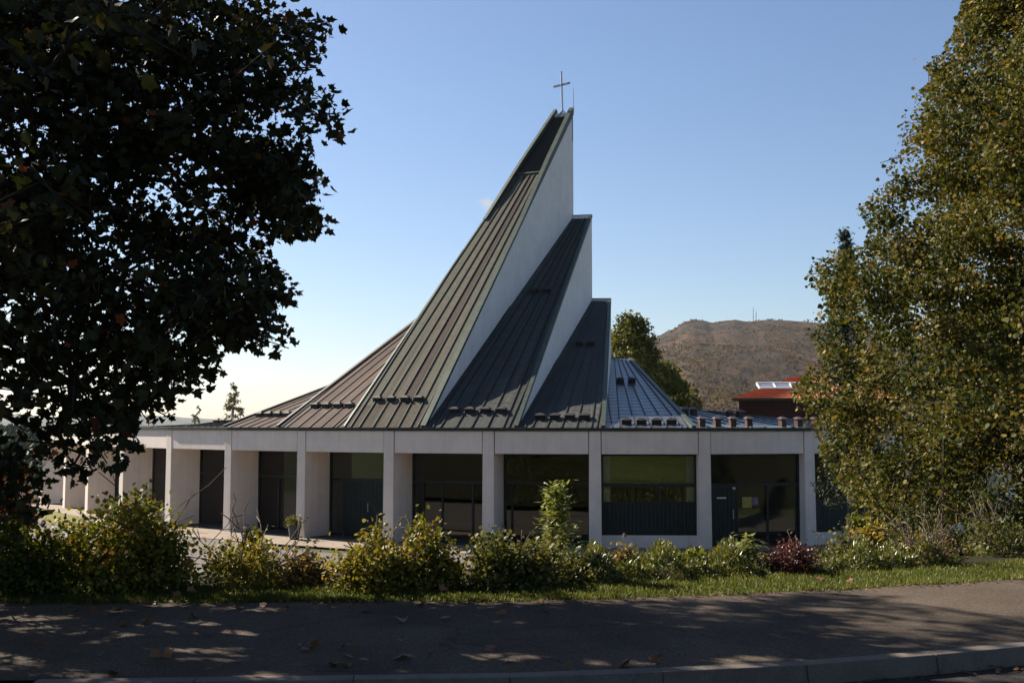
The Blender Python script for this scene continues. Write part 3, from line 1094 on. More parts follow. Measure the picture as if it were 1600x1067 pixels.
xs = sorted(set([-6000, -3000, -1500, -800, -400, -200, -120, -80, -60] + [round(-50 + 1.25 * k, 2) for k in range(81)] + [60, 80, 120, 200, 400, 800, 1500, 3000, 6000]))
ys = sorted(set([-300, -120, -60, -30, -20, -14, -10] + [-6 + 2 * k for k in range(7)] + [8 + 0.7 * k for k in range(40)] + [37 + 3 * k for k in range(12)] + [76, 85, 95, 110, 140, 200, 300, 500, 900, 1600, 3000, 6000]))
V, Fc = [], []
for y in ys:
    for x in xs:
        z = land_z(x, y) - (0.22 if -4 < y < 25 else 0)
        if 13 < y < 24 and abs(x) < 40:
            z += 0.06 * math.sin(x * 2.1 + y) * math.sin(y * 1.3)
        V.append((x, y, z))
nx = len(xs)
for j in range(len(ys) - 1):
    for i in range(nx - 1):
        Fc.append((j * nx + i, j * nx + i + 1, (j + 1) * nx + i + 1, (j + 1) * nx + i))
me = bpy.data.meshes.new('ground')
me.from_pydata(V, [], Fc)
o = link('ground', me, M['land'])
tag(o, kind='structure')
for p in me.polygons:
    p.use_smooth = True


def strip(name, mat, x0, x1, nseg, ylo, yhi, zfun, m=4):
    V, Fc = [], []
    for j in range(m + 1):
        for i in range(nseg + 1):
            x = x0 + (x1 - x0) * i / nseg
            a, b = ylo(x), yhi(x)
            y = a + (b - a) * j / m
            V.append((x, y, zfun(x, y)))
    for j in range(m):
        for i in range(nseg):
            k = j * (nseg + 1) + i
            Fc.append((k, k + 1, k + nseg + 2, k + nseg + 1))
    me = bpy.data.meshes.new(name)
    me.from_pydata(V, [], Fc)
    for p in me.polygons:
        p.use_smooth = True
    return link(name, me, mat)


tag(strip('road', M['road'], -40, 40, 200, lambda x: -3.5, lambda x: kerb_y(x) + 0.05, lambda x, y: ROAD_Z + 0.09), kind='structure').location.z = -0.0
# pavement sheet (worn asphalt)
tag(strip('pavement', M['asphalt'], -40, 34, 260, lambda x: kerb_y(x) + 0.12, lambda x: edge_y(x) + 0.05 + 0.03 * math.sin(x * 5.3) + 0.025 * math.sin(x * 13.1 + 1), lambda x, y: PAV_Z + 0.006), kind='structure')
# grass verge base and planted bank
tag(strip('grass_verge', M['soil'], -40, 34, 200, lambda x: edge_y(x) - 0.02, lambda x: edge_y(x) + 1.5, lambda x, y: PAV_Z - 0.015, 6), kind='structure')
tag(strip('planted_bank', M['soil'], -38, 34, 160, lambda x: edge_y(x) + 1.46, lambda x: max(25.0, edge_y(x) + 9) - 1.5, lambda x, y: land_z(x, y) + 0.05, 24), kind='structure')
# kerb stones: separate lengths
V = MB()
x = -2.95
while x < 30:
    x1 = x + 0.98
    a, b = np.array([x, kerb_y(x)]), np.array([x1 - 0.004, kerb_y(x1 - 0.004)])
    u = (b - a) / np.linalg.norm(b - a)
    w = np.array([-u[1], u[0]])
    L = np.linalg.norm(b - a)
    def kp(c, d_, z):
        return (a[0] + u[0] * c + w[0] * d_, a[1] + u[1] * c + w[1] * d_, z)
    j = random.uniform(-0.006, 0.006)
    V.hexa([kp(0, -0.03 + j, ROAD_Z), kp(L, -0.03 + j, ROAD_Z), kp(L, 0.125, ROAD_Z), kp(0, 0.125, ROAD_Z)],
           [kp(0, 0.0 + j, PAV_Z + 0.012), kp(L, 0.0 + j, PAV_Z + 0.012), kp(L, 0.125, PAV_Z + 0.014), kp(0, 0.125, PAV_Z + 0.014)])
    x = x1
ko = V.build('kerb', M['kerb'], None, bevel=0.006)
tag(ko, kind='structure')
bpy.data.objects['road'].location.z = -0.075

# forecourt of the church
tag(strip('forecourt', M['forecourt'], -34, 34, 60, lambda x: 25.5, lambda x: 37.0 + (max(0, -x - 6) * 0.98 if x < -6 else 0), lambda x, y: 0.0, 8), kind='structure')
# light walkway following the pillars
out1, out0 = inset(-2.1), inset(0.35)
m = MB()
for i in range(5, NP - 1):
    m.quad([(*out1[i], 0.018), (*out1[i + 1], 0.018), (*out0[i + 1], 0.018), (*out0[i], 0.018)])
out2 = inset(-0.9)
for i in range(0, 5):
    e1 = out1[5] if i == 4 else out2[i + 1]
    m.quad([(*out2[i], 0.018), (*out2[i + 1 if i < 4 else 5], 0.018), (*out0[i + 1], 0.018), (*out0[i], 0.018)])
tag(m.build('walkway', M['paving']), kind='structure')
m = MB()
g0, g1 = inset(-0.92), inset(-2.2)
for i in range(3, 5):
    m.quad([(*g1[i], 0.014), (*g1[i + 1], 0.014), (*g0[i + 1], 0.014), (*g0[i], 0.014)])
tag(m.build('gravel_strip', M['gravel']), kind='structure')
m = MB()
g0, g1 = inset(-2.25), inset(-2.42)
for i in range(3, 5):
    m.hexa([(*g1[i], -0.02), (*g1[i + 1], -0.02), (*g0[i + 1], -0.02), (*g0[i], -0.02)],
           [(*g1[i], 0.07), (*g1[i + 1], 0.07), (*g0[i + 1], 0.07), (*g0[i], 0.07)])
tag(m.build('gravel_edging', M['kerb']), kind='structure')
m = MB()
lp = [at(p, y, 4.1 * F / (y - 662)) for p, y in ((75, 818), (190, 820), (205, 800), (150, 789), (105, 790), (60, 795))]
m.quad([(p.x, p.y, 0.012) for p in lp])
tag(m.build('lawn', M['lawn']), kind='structure')

# low wall continuing from the left end of the church
m = MB()
a = PIL[0]
m.obox((a[0] - 0.3, a[1] + 0.2), (-1, 0.12), (0.12, 1), 0.0, 9.0, 0.0, 0.3, -0.3, 1.0)
lw = m.build('low_wall', M['concrete'], None, bevel=0.01)
tag(lw, 'low white concrete wall running off the left end of the church', 'wall')
m = MB()
m.obox((a[0] - 0.3, a[1] + 0.2), (-1, 0.12), (0.12, 1), 0.0, 9.0, -0.05, 0.35, 1.003, 1.06)
m.build('coping', M['kerb'], lw)


# ------------------------------------------------------------------ lime tree on the right and maple on the left
LIME_POLY = [(1515, -20), (1500, 15), (1488, 55), (1445, 105), (1458, 125), (1425, 150), (1432, 165), (1403, 182), (1398, 210), (1415, 235), (1375, 255), (1392, 278),
             (1345, 310), (1335, 330), (1358, 352), (1350, 386), (1312, 390), (1292, 385), (1298, 402), (1272, 405), (1256, 438), (1288, 462), (1280, 485), (1262, 502), (1253, 520), (1278, 542),
             (1272, 562), (1250, 590), (1238, 603), (1242, 640), (1222, 652), (1250, 664), (1284, 690), (1276, 706), (1300, 742), (1318, 768), (1332, 780),
             (1342, 815), (1352, 842), (1400, 850), (1465, 848), (1500, 812), (1536, 775), (1548, 742), (1572, 775), (1610, 815), (2400, 800), (2400, -900), (1540, -900)]
MAPLE_POLY = [(440, -20), (452, 15), (485, 25), (518, 42), (505, 62), (480, 62), (500, 85), (508, 108), (490, 122), (515, 140), (528, 180), (545, 205), (520, 228), (482, 236),
              (470, 250), (490, 268), (505, 300), (484, 312), (500, 345), (505, 368), (462, 374), (425, 375), (408, 385), (420, 416), (448, 440), (468, 468), (412, 482), (440, 520), (461, 546), (408, 556),
              (375, 542), (352, 548), (332, 540), (330, 600), (302, 618), (277, 602), (258, 637), (264, 660), (240, 662), (205, 655), (192, 668), (217, 697),
              (192, 722), (142, 757), (100, 755), (78, 735), (66, 790), (30, 850), (-60, 870), (-1200, 880), (-1200, -1100), (380, -1100)]


def limb_nodes(base, top, nlimb, length, rise, per, jit, rng, tmin=0.25, droop=0.15, zmin=0.0):
    base, top = np.asarray(base, float), np.asarray(top, float)
    out = []
    for k in range(nlimb):
        t = tmin + (1 - tmin) * (k + rng.random()) / nlimb
        o = base + (top - base) * t
        az = k * 2.39996 + rng.normal() * 0.3
        L = length(t) * (0.75 + 0.45 * rng.random())
        sl = rise(t)
        n = max(4, int(per * L))
        for q in range(n):
            r = (0.15 + 0.85 * (q + rng.random()) / n) ** 0.8
            d = np.array([math.cos(az), math.sin(az), 0])
            p = o + d * L * r + np.array([0, 0, sl * L * r - droop * L * r * r])
            p += rng.normal(size=3) * np.array([jit, jit, jit * 0.55]) * (0.4 + r)
            out.append(p)
    return np.array(out)


def keep(nodes, poly, margin=0):
    px, py = proj(nodes)
    return inpoly(px, py, poly)


def make_tree(name, label, cat, base, top, nodes, tmpl, nleaf, lsize, mat, spread, bark, trunk_r, flat=0.45, tint_fn=None, group=None, seed=1, poly=None, out=0.6, minr=0.006, gaps=None, stray=0.015, feather=0):
    rng = np.random.default_rng(seed)
    root = empty(name, tuple(base), label, cat, group)
    P, par, cnt = grow(nodes, base, top, 7)
    idx = np.arange(1, len(P))
    pa = par[1:]
    sc = trunk_r / (cnt[1] ** 0.5)
    rad = np.maximum(minr, sc * cnt ** 0.5)
    rad[0] = trunk_r * 1.25
    keepm = np.linalg.norm(P[idx] - P[pa], axis=1) < 3.2
    keepm[:7] = True
    tubes('trunk', P[pa][keepm], P[idx][keepm], np.minimum(rad[pa], rad[idx] * 1.6 + 0.004)[keepm], rad[idx][keepm], bark, root, 6)
    nodes_i = np.arange(len(P) - len(nodes), len(P))
    own = np.repeat(nodes_i, nleaf)
    t = rng.random(len(own))[:, None]
    par_i = par[own]
    seg = P[own] - P[par_i]
    sl = np.linalg.norm(seg, axis=1)[:, None] + 1e-6
    seg = seg / sl * np.minimum(sl, 0.9)
    pos = P[own] - seg * t * 0.9 + rng.normal(size=(len(own), 3)) * np.array([spread, spread, spread * 0.75])
    if poly is not None:
        px, py = proj(pos)
        k = inpoly(px, py, poly) | inpoly(px - feather, py, poly) | (rng.random(len(pos)) < stray) | (py < -90)
        if gaps is not None:
            k &= gaps(pos)
        pos, own, seg = pos[k], own[k], seg[k]
    od = seg / (np.linalg.norm(seg, axis=1)[:, None] + 1e-6) * out
    nt_ = rng.random(len(P))
    tint = 0.55 * nt_[own] + 0.45 * rng.random(len(own))
    if tint_fn is not None:
        tint = tint_fn(tint, pos, rng)
    leaves('crown', tmpl, pos, lsize * (0.5 + 0.95 * rng.random(len(pos)) ** 1.3), mat, root, od, flat, 0.35, tint, rng)
    return root


rng = np.random.default_rng(5)
# lime tree
LB, LT = np.array([9.3, 19.0, 1.2]), np.array([9.6, 19.2, 14.5])
ln = limb_nodes(LB, LT, 190, lambda t: 6.3 * (1 - t) ** 0.62 + 0.5 if t > 0.12 else 5.0, lambda t: 0.25 + 0.5 * t, 7.0, 0.34, rng, 0.05, 0.42)
fill = rng.normal(size=(800, 3))
fill /= np.linalg.norm(fill, axis=1)[:, None]
hh = rng.random(800)
rr = (6.0 * (1 - hh) ** 0.65 + 0.3) * (0.72 + 0.28 * rng.random(800))
aa = rng.random(800) * 2 * math.pi
fill = np.stack([LB[0] + rr * np.cos(aa), LB[1] + rr * np.sin(aa), 1.7 + 13.2 * hh ** 1.1], 1)
ln = np.concatenate([ln, fill])
ln = ln[rng.permutation(len(ln))[:950]]
ln = np.repeat(ln, 5, 0) + rng.normal(size=(len(ln) * 5, 3)) * np.array([0.27, 0.27, 0.16])
hh = rng.random(900)
rr = (6.0 * (1 - hh) ** 0.65 + 0.2) * 0.66 * np.sqrt(rng.random(900))
aa = rng.random(900) * 2 * math.pi
core = np.stack([LB[0] + rr * np.cos(aa), LB[1] + rr * np.sin(aa), 2.6 + 12 * hh], 1)
ln = np.concatenate([ln, core])
ln = ln[keep(ln, LIME_POLY) & (ln[:, 2] > 1.5)]


def lime_tint(t, pos, rng):
    t = t * 0.9
    k = rng.random(len(t)) < 0.012
    return np.where(k, 0.98, t)


make_tree('lime_tree', 'tall broad lime tree with turning olive leaves overhanging the right side of the church', 'tree', LB, LT, ln, ROUND, 80, 0.057, M['lime'], 0.15, M['bark'], 0.26, 0.35, lime_tint, seed=21, poly=LIME_POLY)

# maple
MBs, MT = np.array([-8.2, 11.6, 2.4]), np.array([-7.8, 11.8, 11.5])
rng = np.random.default_rng(8)
mn = limb_nodes(MBs, MT, 60, lambda t: 7.6 * (1 - abs(t - 0.38) ** 1.6), lambda t: 0.05 + 0.75 * t, 6.0, 0.42, rng, 0.12, 0.30)
d3 = rng.normal(size=(800, 3))
d3 /= np.linalg.norm(d3, axis=1)[:, None]
d3 *= (rng.random(800) ** (1 / 2.4))[:, None]
fill = np.array([-7.6, 13.0, 7.3]) + d3 * np.array([8.4, 6.6, 5.0])
# drooping outer boughs on the side towards the church
q = 330
sp = np.stack([-110 + 640 * rng.random(q), -30 + 880 * rng.random(q)], 1)
sy = 10.2 + 2.8 * rng.random(q)
bough = []
for k in range(q):
    o_ = np.array(tuple(at(sp[k, 0], sp[k, 1], sy[k])))
    d_ = np.array([0.75 + 0.35 * rng.normal(), 0.5 * rng.normal(), -0.12 + 0.28 * rng.normal()])
    L_ = 0.7 + 0.9 * rng.random()
    for j in range(7):
        t_ = (j - 3) / 6
        bough.append(o_ + d_ * L_ * t_ - np.array([0, 0, 0.35 * L_ * t_ * abs(t_)]) + rng.normal(size=3) * np.array([0.10, 0.14, 0.05]))
bough = np.array(bough)
# unseen boughs over the road, added to block sky light
over = np.stack([-12 + 15.5 * rng.random(900), -4 + 12 * rng.random(900), 6.3 + 5 * rng.random(900)], 1)
mn = np.concatenate([mn, fill, bough])
mn = mn[keep(mn, MAPLE_POLY)]
opx, opy = proj(over)
over = over[(opy < -90) | (over[:, 1] < 0.5)]
mn = np.concatenate([mn, over])


def sun_land(p):
    h = p[:, 2] - 2.5
    return p[:, 0] + 1.19 * h, p[:, 1] - 0.88 * h


EX, EY = [-6.4, -5.2, -2.6, 0.8, 1.8, 3.1, 4.3, 5.6], [11.4, 10.8, 10.6, 10.6, 10.7, 10.8, 9.7, 7.0]
q = 2600
slx, sly, sh = -4.8 + 10.3 * rng.random(q) ** 0.75, 6.6 + 5.4 * rng.random(q), 1.6 + 7.5 * rng.random(q)
shade = np.stack([slx - 1.19 * sh, sly + 0.88 * sh, 2.5 + sh], 1)  # crown nodes added where their shadows darken the pavement
shade = shade[keep(shade, MAPLE_POLY)][:1050]
mn = np.concatenate([mn, shade])
lx, ly = sun_land(mn)
edge = np.interp(lx, EX, EY) + 0.15 * np.sin(lx * 2.3)
mn = mn[(mn[:, 2] > 2.75) & ((ly < edge) | (lx < -6.4)) & ((mn[:, 1] > 7.0) | (mn[:, 2] > 6))]
SUN_GAPS = [(-4.6 + 9.0 * rng.random(), 7.3 + 3.2 * rng.random(), 0.09 + 0.13 * rng.random()) for _ in range(30)]  # openings cut along the sun's path to throw sun patches on the pavement


def maple_sun_gaps(pos):
    lx, ly = sun_land(pos)
    k = np.ones(len(pos), bool)
    for gx, gy, gr in SUN_GAPS:
        k &= ((lx - gx) / (gr * 1.9)) ** 2 + ((ly - gy) / (gr * 0.8)) ** 2 > 1
    return k


def maple_tint(t, pos, rng):
    t = t * 0.86
    k = rng.random(len(t)) < 0.02
    return np.where(k, 0.9 + 0.1 * rng.random(len(t)), t)


make_tree('maple_tree', 'large dark maple tree with star shaped leaves filling the upper left', 'tree', MBs, MT, mn, MAPLE, 15, 0.088, M['maple'], 0.14, M['bark'], 0.30, 0.42, maple_tint, seed=33, poly=MAPLE_POLY, gaps=maple_sun_gaps, stray=0.0, feather=16)


# ------------------------------------------------------------------ shrubs
def shrub(name, label, cat, px, py, Y, wpx, hpx, mat, tmpl, nleaf, lsize, seed, dense=1.0, shape='dome', stem_mat='bark', flat=0.35, zb=None, depth=0.8, twigs=0, group=None, spread=0.06, tint_shift=0.0):
    """A shrub with its foot on the ground at depth Y; size from its photo extent."""
    rng = np.random.default_rng(seed)
    if py > 879:
        Y = 2880 / (py - 662) + 0.25
    w = wpx / F * Y / 2 * 0.87
    h = hpx / F * Y * 0.84
    bx = (px - 800) / F * Y
    z0 = max(land_z(bx, Y), PAV_Z - 0.05 if Y < edge_y(bx) + 1.5 else -9) if zb is None else zb
    base = np.array([bx, Y, z0])
    root = empty(name, tuple(base), label, cat, group)
    n = max(14, int(nleaf / 16))
    d = rng.normal(size=(n, 3))
    d[:, 2] = np.abs(d[:, 2])
    d /= np.linalg.norm(d, axis=1)[:, None]
    r = 0.45 + 0.55 * rng.random(n) ** 0.6
    lob = 1 + 0.22 * np.sin(d[:, 0] * 6 + seed) + 0.18 * np.sin(d[:, 2] * 9 + seed * 2) + 0.12 * rng.normal(size=n)
    r = r * lob
    if shape == 'spire':
        t = rng.random(n) ** 0.8
        ang = rng.random(n) * 6.283
        rad = w * (1 - t) ** 1.7 * (0.4 + 0.8 * rng.random(n)) + 0.015
        nodes = base + np.stack([rad * np.cos(ang), rad * np.sin(ang), h * (0.05 + 0.95 * t)], 1)
    else:
        nodes = base + d * r[:, None] * np.array([w, w * depth, h * 0.92]) + np.array([0, 0, 0.04 * h])
    P, par, cnt = grow(nodes, base, base + np.array([0, 0, h * 0.3]), 2)
    rad = np.maximum(0.0022, 0.02 * (h / 1.2) * (cnt / cnt[0]) ** 0.45)
    pa = par[1:]
    tubes('stems', P[pa], P[1:], np.minimum(rad[pa], rad[1:] * 1.5), rad[1:], M[stem_mat], root, 4)
    if nleaf:
        own = np.repeat(np.arange(len(P) - n, len(P)), 16)
        pos = P[own] + rng.normal(size=(len(own), 3)) * spread
        seg = P[own] - P[par[own]]
        od = seg / (np.linalg.norm(seg, axis=1)[:, None] + 1e-6) * 0.7 + np.array([0, 0, 0.4])
        nt_ = rng.random(len(P))
        top = np.clip((pos[:, 2] - z0) / h, 0, 1)
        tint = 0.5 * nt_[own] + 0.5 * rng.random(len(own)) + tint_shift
        pos[:, 2] = np.maximum(pos[:, 2], z0 + 0.02)
        leaves('foliage', tmpl, pos, lsize * (0.6 + 0.7 * rng.random(len(pos))), M[mat], root, od, flat, 0.1, tint, rng)
    if twigs:
        A, B = [], []
        for k in range(twigs):
            dr = np.array([rng.normal() * 0.55, rng.normal() * 0.4, 1.0])
            dr /= np.linalg.norm(dr)
            p = base
            for q in range(6):
                dr = dr + rng.normal(size=3) * 0.18
                dr /= np.linalg.norm(dr)
                nx_ = p + dr * h * 0.24
                A.append(p)
                B.append(nx_)
                if q > 1 and rng.random() < 0.8:
                    A.append(nx_)
                    B.append(nx_ + (dr + rng.normal(size=3) * 0.7) * h * 0.13)
                p = nx_
        tubes('twigs', A, B, np.full(len(A), 0.006), np.full(len(A), 0.004), M['twig'], root, 4)
    return root


shrub('shrub', 'big sprawling green shrub at the left with bright sunlit top', 'shrub', 195, 918, 12.6, 275, 165, 'sh_green', OVAL, 11000, 0.052, 1, twigs=3, tint_shift=0.16)  # leaf tint raised overall, putting the sunlit tops into the colour
shrub('shrub', 'orange tinged bushy shoots standing up behind the big green shrub', 'shrub', 215, 880, 14.2, 110, 190, 'sh_bronze', OVAL, 1500, 0.06, 2, twigs=2, zb=2.0, tint_shift=-0.1)
shrub('shrub', 'dark shaded bush in the bottom left corner of the planting', 'shrub', 40, 925, 12.0, 150, 110, 'sh_green', OVAL, 5000, 0.05, 3, tint_shift=-0.3)  # leaf tint lowered, so the bush's shade is in its colour
shrub('shrub', 'rust coloured leafy bush beside the left edge under the maple', 'shrub', 5, 860, 14.6, 150, 215, 'rust', MAPLE, 2200, 0.085, 4, twigs=2, zb=2.1)
shrub('shrub', 'straggly shrub of yellow leaves and bare dry twigs right of the big green one', 'shrub', 388, 918, 12.3, 130, 105, 'sh_yellow', OVAL, 2600, 0.042, 5, stem_mat='twig', twigs=9)
shrub('shrub', 'upright green conifer like shoot with brown twigs behind the yellow twiggy shrub', 'shrub', 398, 905, 13.4, 60, 125, 'sh_olive', OVAL, 900, 0.05, 6, shape='spire', twigs=7, zb=2.25)
shrub('shrub', 'small rounded bronze bush between two yellow shrubs', 'shrub', 483, 914, 12.2, 78, 62, 'sh_bronze', ROUND, 2400, 0.038, 7)
shrub('shrub', 'wide yellow green bush with thin bare branches sticking out of it', 'shrub', 590, 922, 12.2, 150, 105, 'sh_yellow', OVAL, 6000, 0.045, 8, twigs=5)
shrub('shrub', 'green and gold bush joined to the right of the wide yellow bush', 'shrub', 668, 918, 12.7, 110, 108, 'sh_green', OVAL, 4200, 0.045, 9, twigs=2, tint_shift=0.18)
shrub('shrub', 'rounded olive bush with purplish seed heads in front of the middle pillar', 'shrub', 795, 918, 12.4, 160, 84, 'sh_olive', ROUND, 7000, 0.04, 10, twigs=4)
shrub('elder_shrub', 'tall pale green shrub with layered leaf tiers in front of the glass doors', 'shrub', 868, 905, 13.6, 112, 172, 'sh_light', NARROW, 1500, 0.085, 12, shape='spire', flat=0.6)
shrub('shrub', 'low tangled brownish bush at the foot of the tall pale shrub', 'shrub', 915, 912, 12.6, 100, 48, 'sh_olive', OVAL, 2200, 0.04, 13, twigs=5, tint_shift=0.1)
shrub('barberry_bush', 'dark red leaved bush in the middle of the glossy green planting', 'shrub', 1232, 895, 13.0, 88, 62, 'sh_red', OVAL, 3000, 0.032, 14, twigs=5)
shrub('sapling', 'slender sapling with large pale leaves in tiers before the dark church door', 'plant', 1165, 892, 13.6, 24, 64, 'sh_light', NARROW, 260, 0.10, 15, shape='spire', flat=0.7)
shrub('sapling', 'small yellow leaved shoot left of the slender sapling', 'plant', 1142, 892, 13.3, 34, 38, 'sh_yellow', ROUND, 240, 0.06, 16)
shrub('sapling', 'thin leafy shoot with brown tips before the white plinth', 'plant', 972, 900, 13.0, 30, 56, 'sh_bronze', OVAL, 260, 0.06, 17, shape='spire')
shrub('sapling', 'lone green shoot rising beside the middle of the white plinth', 'plant', 1077, 895, 13.2, 24, 42, 'sh_green', OVAL, 180, 0.065, 18, shape='spire')
shrub('shrub', 'golden orange shrub under the lower branches of the lime tree', 'shrub', 1352, 872, 15.0, 62, 60, 'sh_yellow', ROUND, 1800, 0.05, 19, tint_shift=0.2)
shrub('thuja_bush', 'narrow green evergreen bush below the lime tree against the window panels', 'shrub', 1334, 862, 16.5, 60, 95, 'sh_green', NARROW, 2600, 0.06, 20, shape='spire')
shrub('shrub', 'sparse pale twigs with few leaves right of the red bush', 'shrub', 1296, 880, 14.0, 70, 58, 'sh_olive', OVAL, 350, 0.05, 25, stem_mat='twig', twigs=6)
shrub('brushwood', 'heap of dry brown brushwood under the lime tree at the right', 'brushwood', 1440, 882, 14.0, 150, 75, 'sh_bronze', OVAL, 500, 0.04, 22, stem_mat='twig', twigs=26)
shrub('brushwood', 'tangle of dry brown twigs and dark leaves at the right edge', 'brushwood', 1560, 878, 14.6, 150, 80, 'sh_olive', OVAL, 1500, 0.045, 23, stem_mat='twig', twigs=20, tint_shift=-0.2)

shrub('shrub', 'dark shaded undergrowth filling the space below the lime tree crown', 'shrub', 1425, 862, 16.5, 190, 105, 'sh_olive', OVAL, 5000, 0.06, 27, tint_shift=-0.25, stem_mat='twig', twigs=6)  # leaf tint of both undergrowth shrubs lowered to carry shade under the crown
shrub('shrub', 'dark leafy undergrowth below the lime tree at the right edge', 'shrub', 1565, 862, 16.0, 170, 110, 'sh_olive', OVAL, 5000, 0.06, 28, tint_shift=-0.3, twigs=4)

# glossy ground cover: uncountable low planting in two drifts
def cover(x0, x1, ybase, Yd, hpx, n, seed, name, label):
    rng = np.random.default_rng(seed)
    px = x0 + (x1 - x0) * rng.random(n)
    Y = Yd(px) + rng.random(n) ** 1.3 * 1.5
    X = (px - 800) / F * Y
    hmax = 0.85 * hpx / F * Yd(px) * (0.65 + 0.35 * np.sin(px * 0.09 + seed) * np.sin(px * 0.031 + 1)) * np.clip(np.minimum(px - x0, x1 - px) / 40, 0.25, 1)
    z = PAV_Z - 0.03 + hmax * (1 - (1 - rng.random(n)) ** 2.2) * 1.0
    pos = np.stack([X, Y, z], 1)
    o = leaves(name, NARROW, pos, 0.06 * (0.6 + 0.8 * rng.random(n)), M['cover'], None, np.tile(np.array([0, -0.1, 1.3]), (n, 1)), 0.25, -0.3, rng.random(n), rng)
    return tag(o, label, 'plants', kind='stuff')


cover(880, 1200, 0, lambda p: np.interp(p, [880, 1200], [11.65, 12.3]), 52, 9000, 3, 'ground_cover', 'low glossy leaved ground cover along the grass left of the red bush')
cover(1262, 1490, 0, lambda p: np.interp(p, [1262, 1490], [12.5, 13.2]), 44, 6500, 4, 'ground_cover', 'low glossy leaved ground cover along the grass right of the red bush')

# unseen low planting on the bank's far side, added to darken window reflections
rng = np.random.default_rng(31)
n = 12000
bX, bY = -16 + 34 * rng.random(n), 15 + 8.5 * rng.random(n)
bZ = np.array([land_z(bX[k], bY[k]) for k in range(n)]) + 0.04 + rng.random(n) * np.clip((bY - 14.5) * 0.12, 0.05, 0.4)
tag(leaves('added_bank_planting', OVAL, np.stack([bX, bY, bZ], 1), 0.10 + 0.1 * rng.random(n), M['sh_olive'], None, None, 0.4, 0.0, rng.random(n) * 0.6, rng), 'unseen low dark planting added down the bank to darken the window reflections', 'plants', kind='stuff')
# leaf litter in the gutter and along the grass edge
n = 900
lX = -6 + 13 * rng.random(n)
inner = rng.random(n) < 0.6
lY = np.where(inner, np.array([edge_y(v) for v in lX]) + 0.06 - np.abs(rng.normal(size=n)) * 0.12, np.array([kerb_y(v) for v in lX]) - 0.04 - np.abs(rng.normal(size=n)) * 0.08)
lZ = np.where(inner, PAV_Z + 0.014, ROAD_Z + 0.03)
tag(leaves('leaf_litter', OVAL, np.stack([lX, lY, lZ], 1), 0.022 + 0.03 * rng.random(n), M['fallen'], None, None, 0.75, 0.0, rng.random(n) * 0.7, rng), 'brown leaf crumbs along the grass edge and the gutter', 'leaf litter', kind='stuff')

# grass verge blades
rng = np.random.default_rng(17)
n = 140000
X = -6.5 + 14.5 * rng.random(n)
ed = np.interp(X, [-40, -4.7, 0, 1.5, 3.1, 5.33, 8.0, 12.0, 40], [10.1, 10.36, 10.47, 10.75, 11.2, 12.0, 13.4, 16.2, 36])
Y = ed + 0.02 + rng.random(n) * (0.95 + 0.35 * (X > 1)) + 0.03 * np.sin(X * 5.3) - 0.04 * (rng.random(n) < 0.2)
pos = np.stack([X, Y, np.full(n, PAV_Z - 0.02)], 1)
dirs = np.tile(np.array([0, 0, 2.2]), (n, 1))
BLADE = (np.array([(-0.036, 0, 0), (0.036, 0, 0), (0.026, 0.6, 0.05), (0, 1, 0.22), (-0.026, 0.6, 0.05)], float), [[0, 1, 2, 3, 4]])
clump = 0.5 + 0.5 * np.sin(X * 3.1 + np.sin(Y * 2.3)) * np.sin(Y * 4.1 + X)
g = leaves('verge_grass', BLADE, pos, (0.034 + 0.036 * rng.random(n)) * (0.85 + 0.4 * clump), M['blade'], None, dirs, 0.0, -0.5, rng.random(n) * 0.75 + 0.25 * clump, rng)
tag(g, 'strip of bright green grass between the pavement and the shrubs', 'grass', kind='stuff')

# dark post in the shrubs
m = MB()
pp = Vector(((383 - 800) / F * 12.0, 12.0, 2.45))
m.bar(pp, pp + Vector((0.0, 0, 0.42)), 0.018, 8)
m.bar(pp + Vector((0, 0, 0.42)), pp + Vector((0, 0, 0.44)), 0.023, 8)
po = m.build('post', M['gutter'])
tag(po, 'short dark metal post standing among the dry twigs', 'post')

# potted plant beside a pillar
Yp = 41.3
pc = Vector(((463 - 800) / F * Yp, Yp, 0.03))
pot = empty('potted_plant', tuple(pc), 'dark grey pot with a leafy plant beside a white pillar', 'plant pot')
m = MB()
m.bar(pc, pc + Vector((0, 0, 0.45)), 0.17, 14, 0.23)
m.bar(pc + Vector((0, 0, 0.45)), pc + Vector((0, 0, 0.49)), 0.25, 14, 0.25)
m.build('pot', M['pot'], pot)
rng = np.random.default_rng(2)
q = np.array(pc) + np.array([0, 0, 0.6]) + rng.normal(size=(260, 3)) * np.array([0.13, 0.13, 0.12])
leaves('foliage', OVAL, q, 0.09 * (0.6 + 0.6 * rng.random(260)), M['sh_green'], pot, None, 0.3, 0.1, rng.random(260), rng)

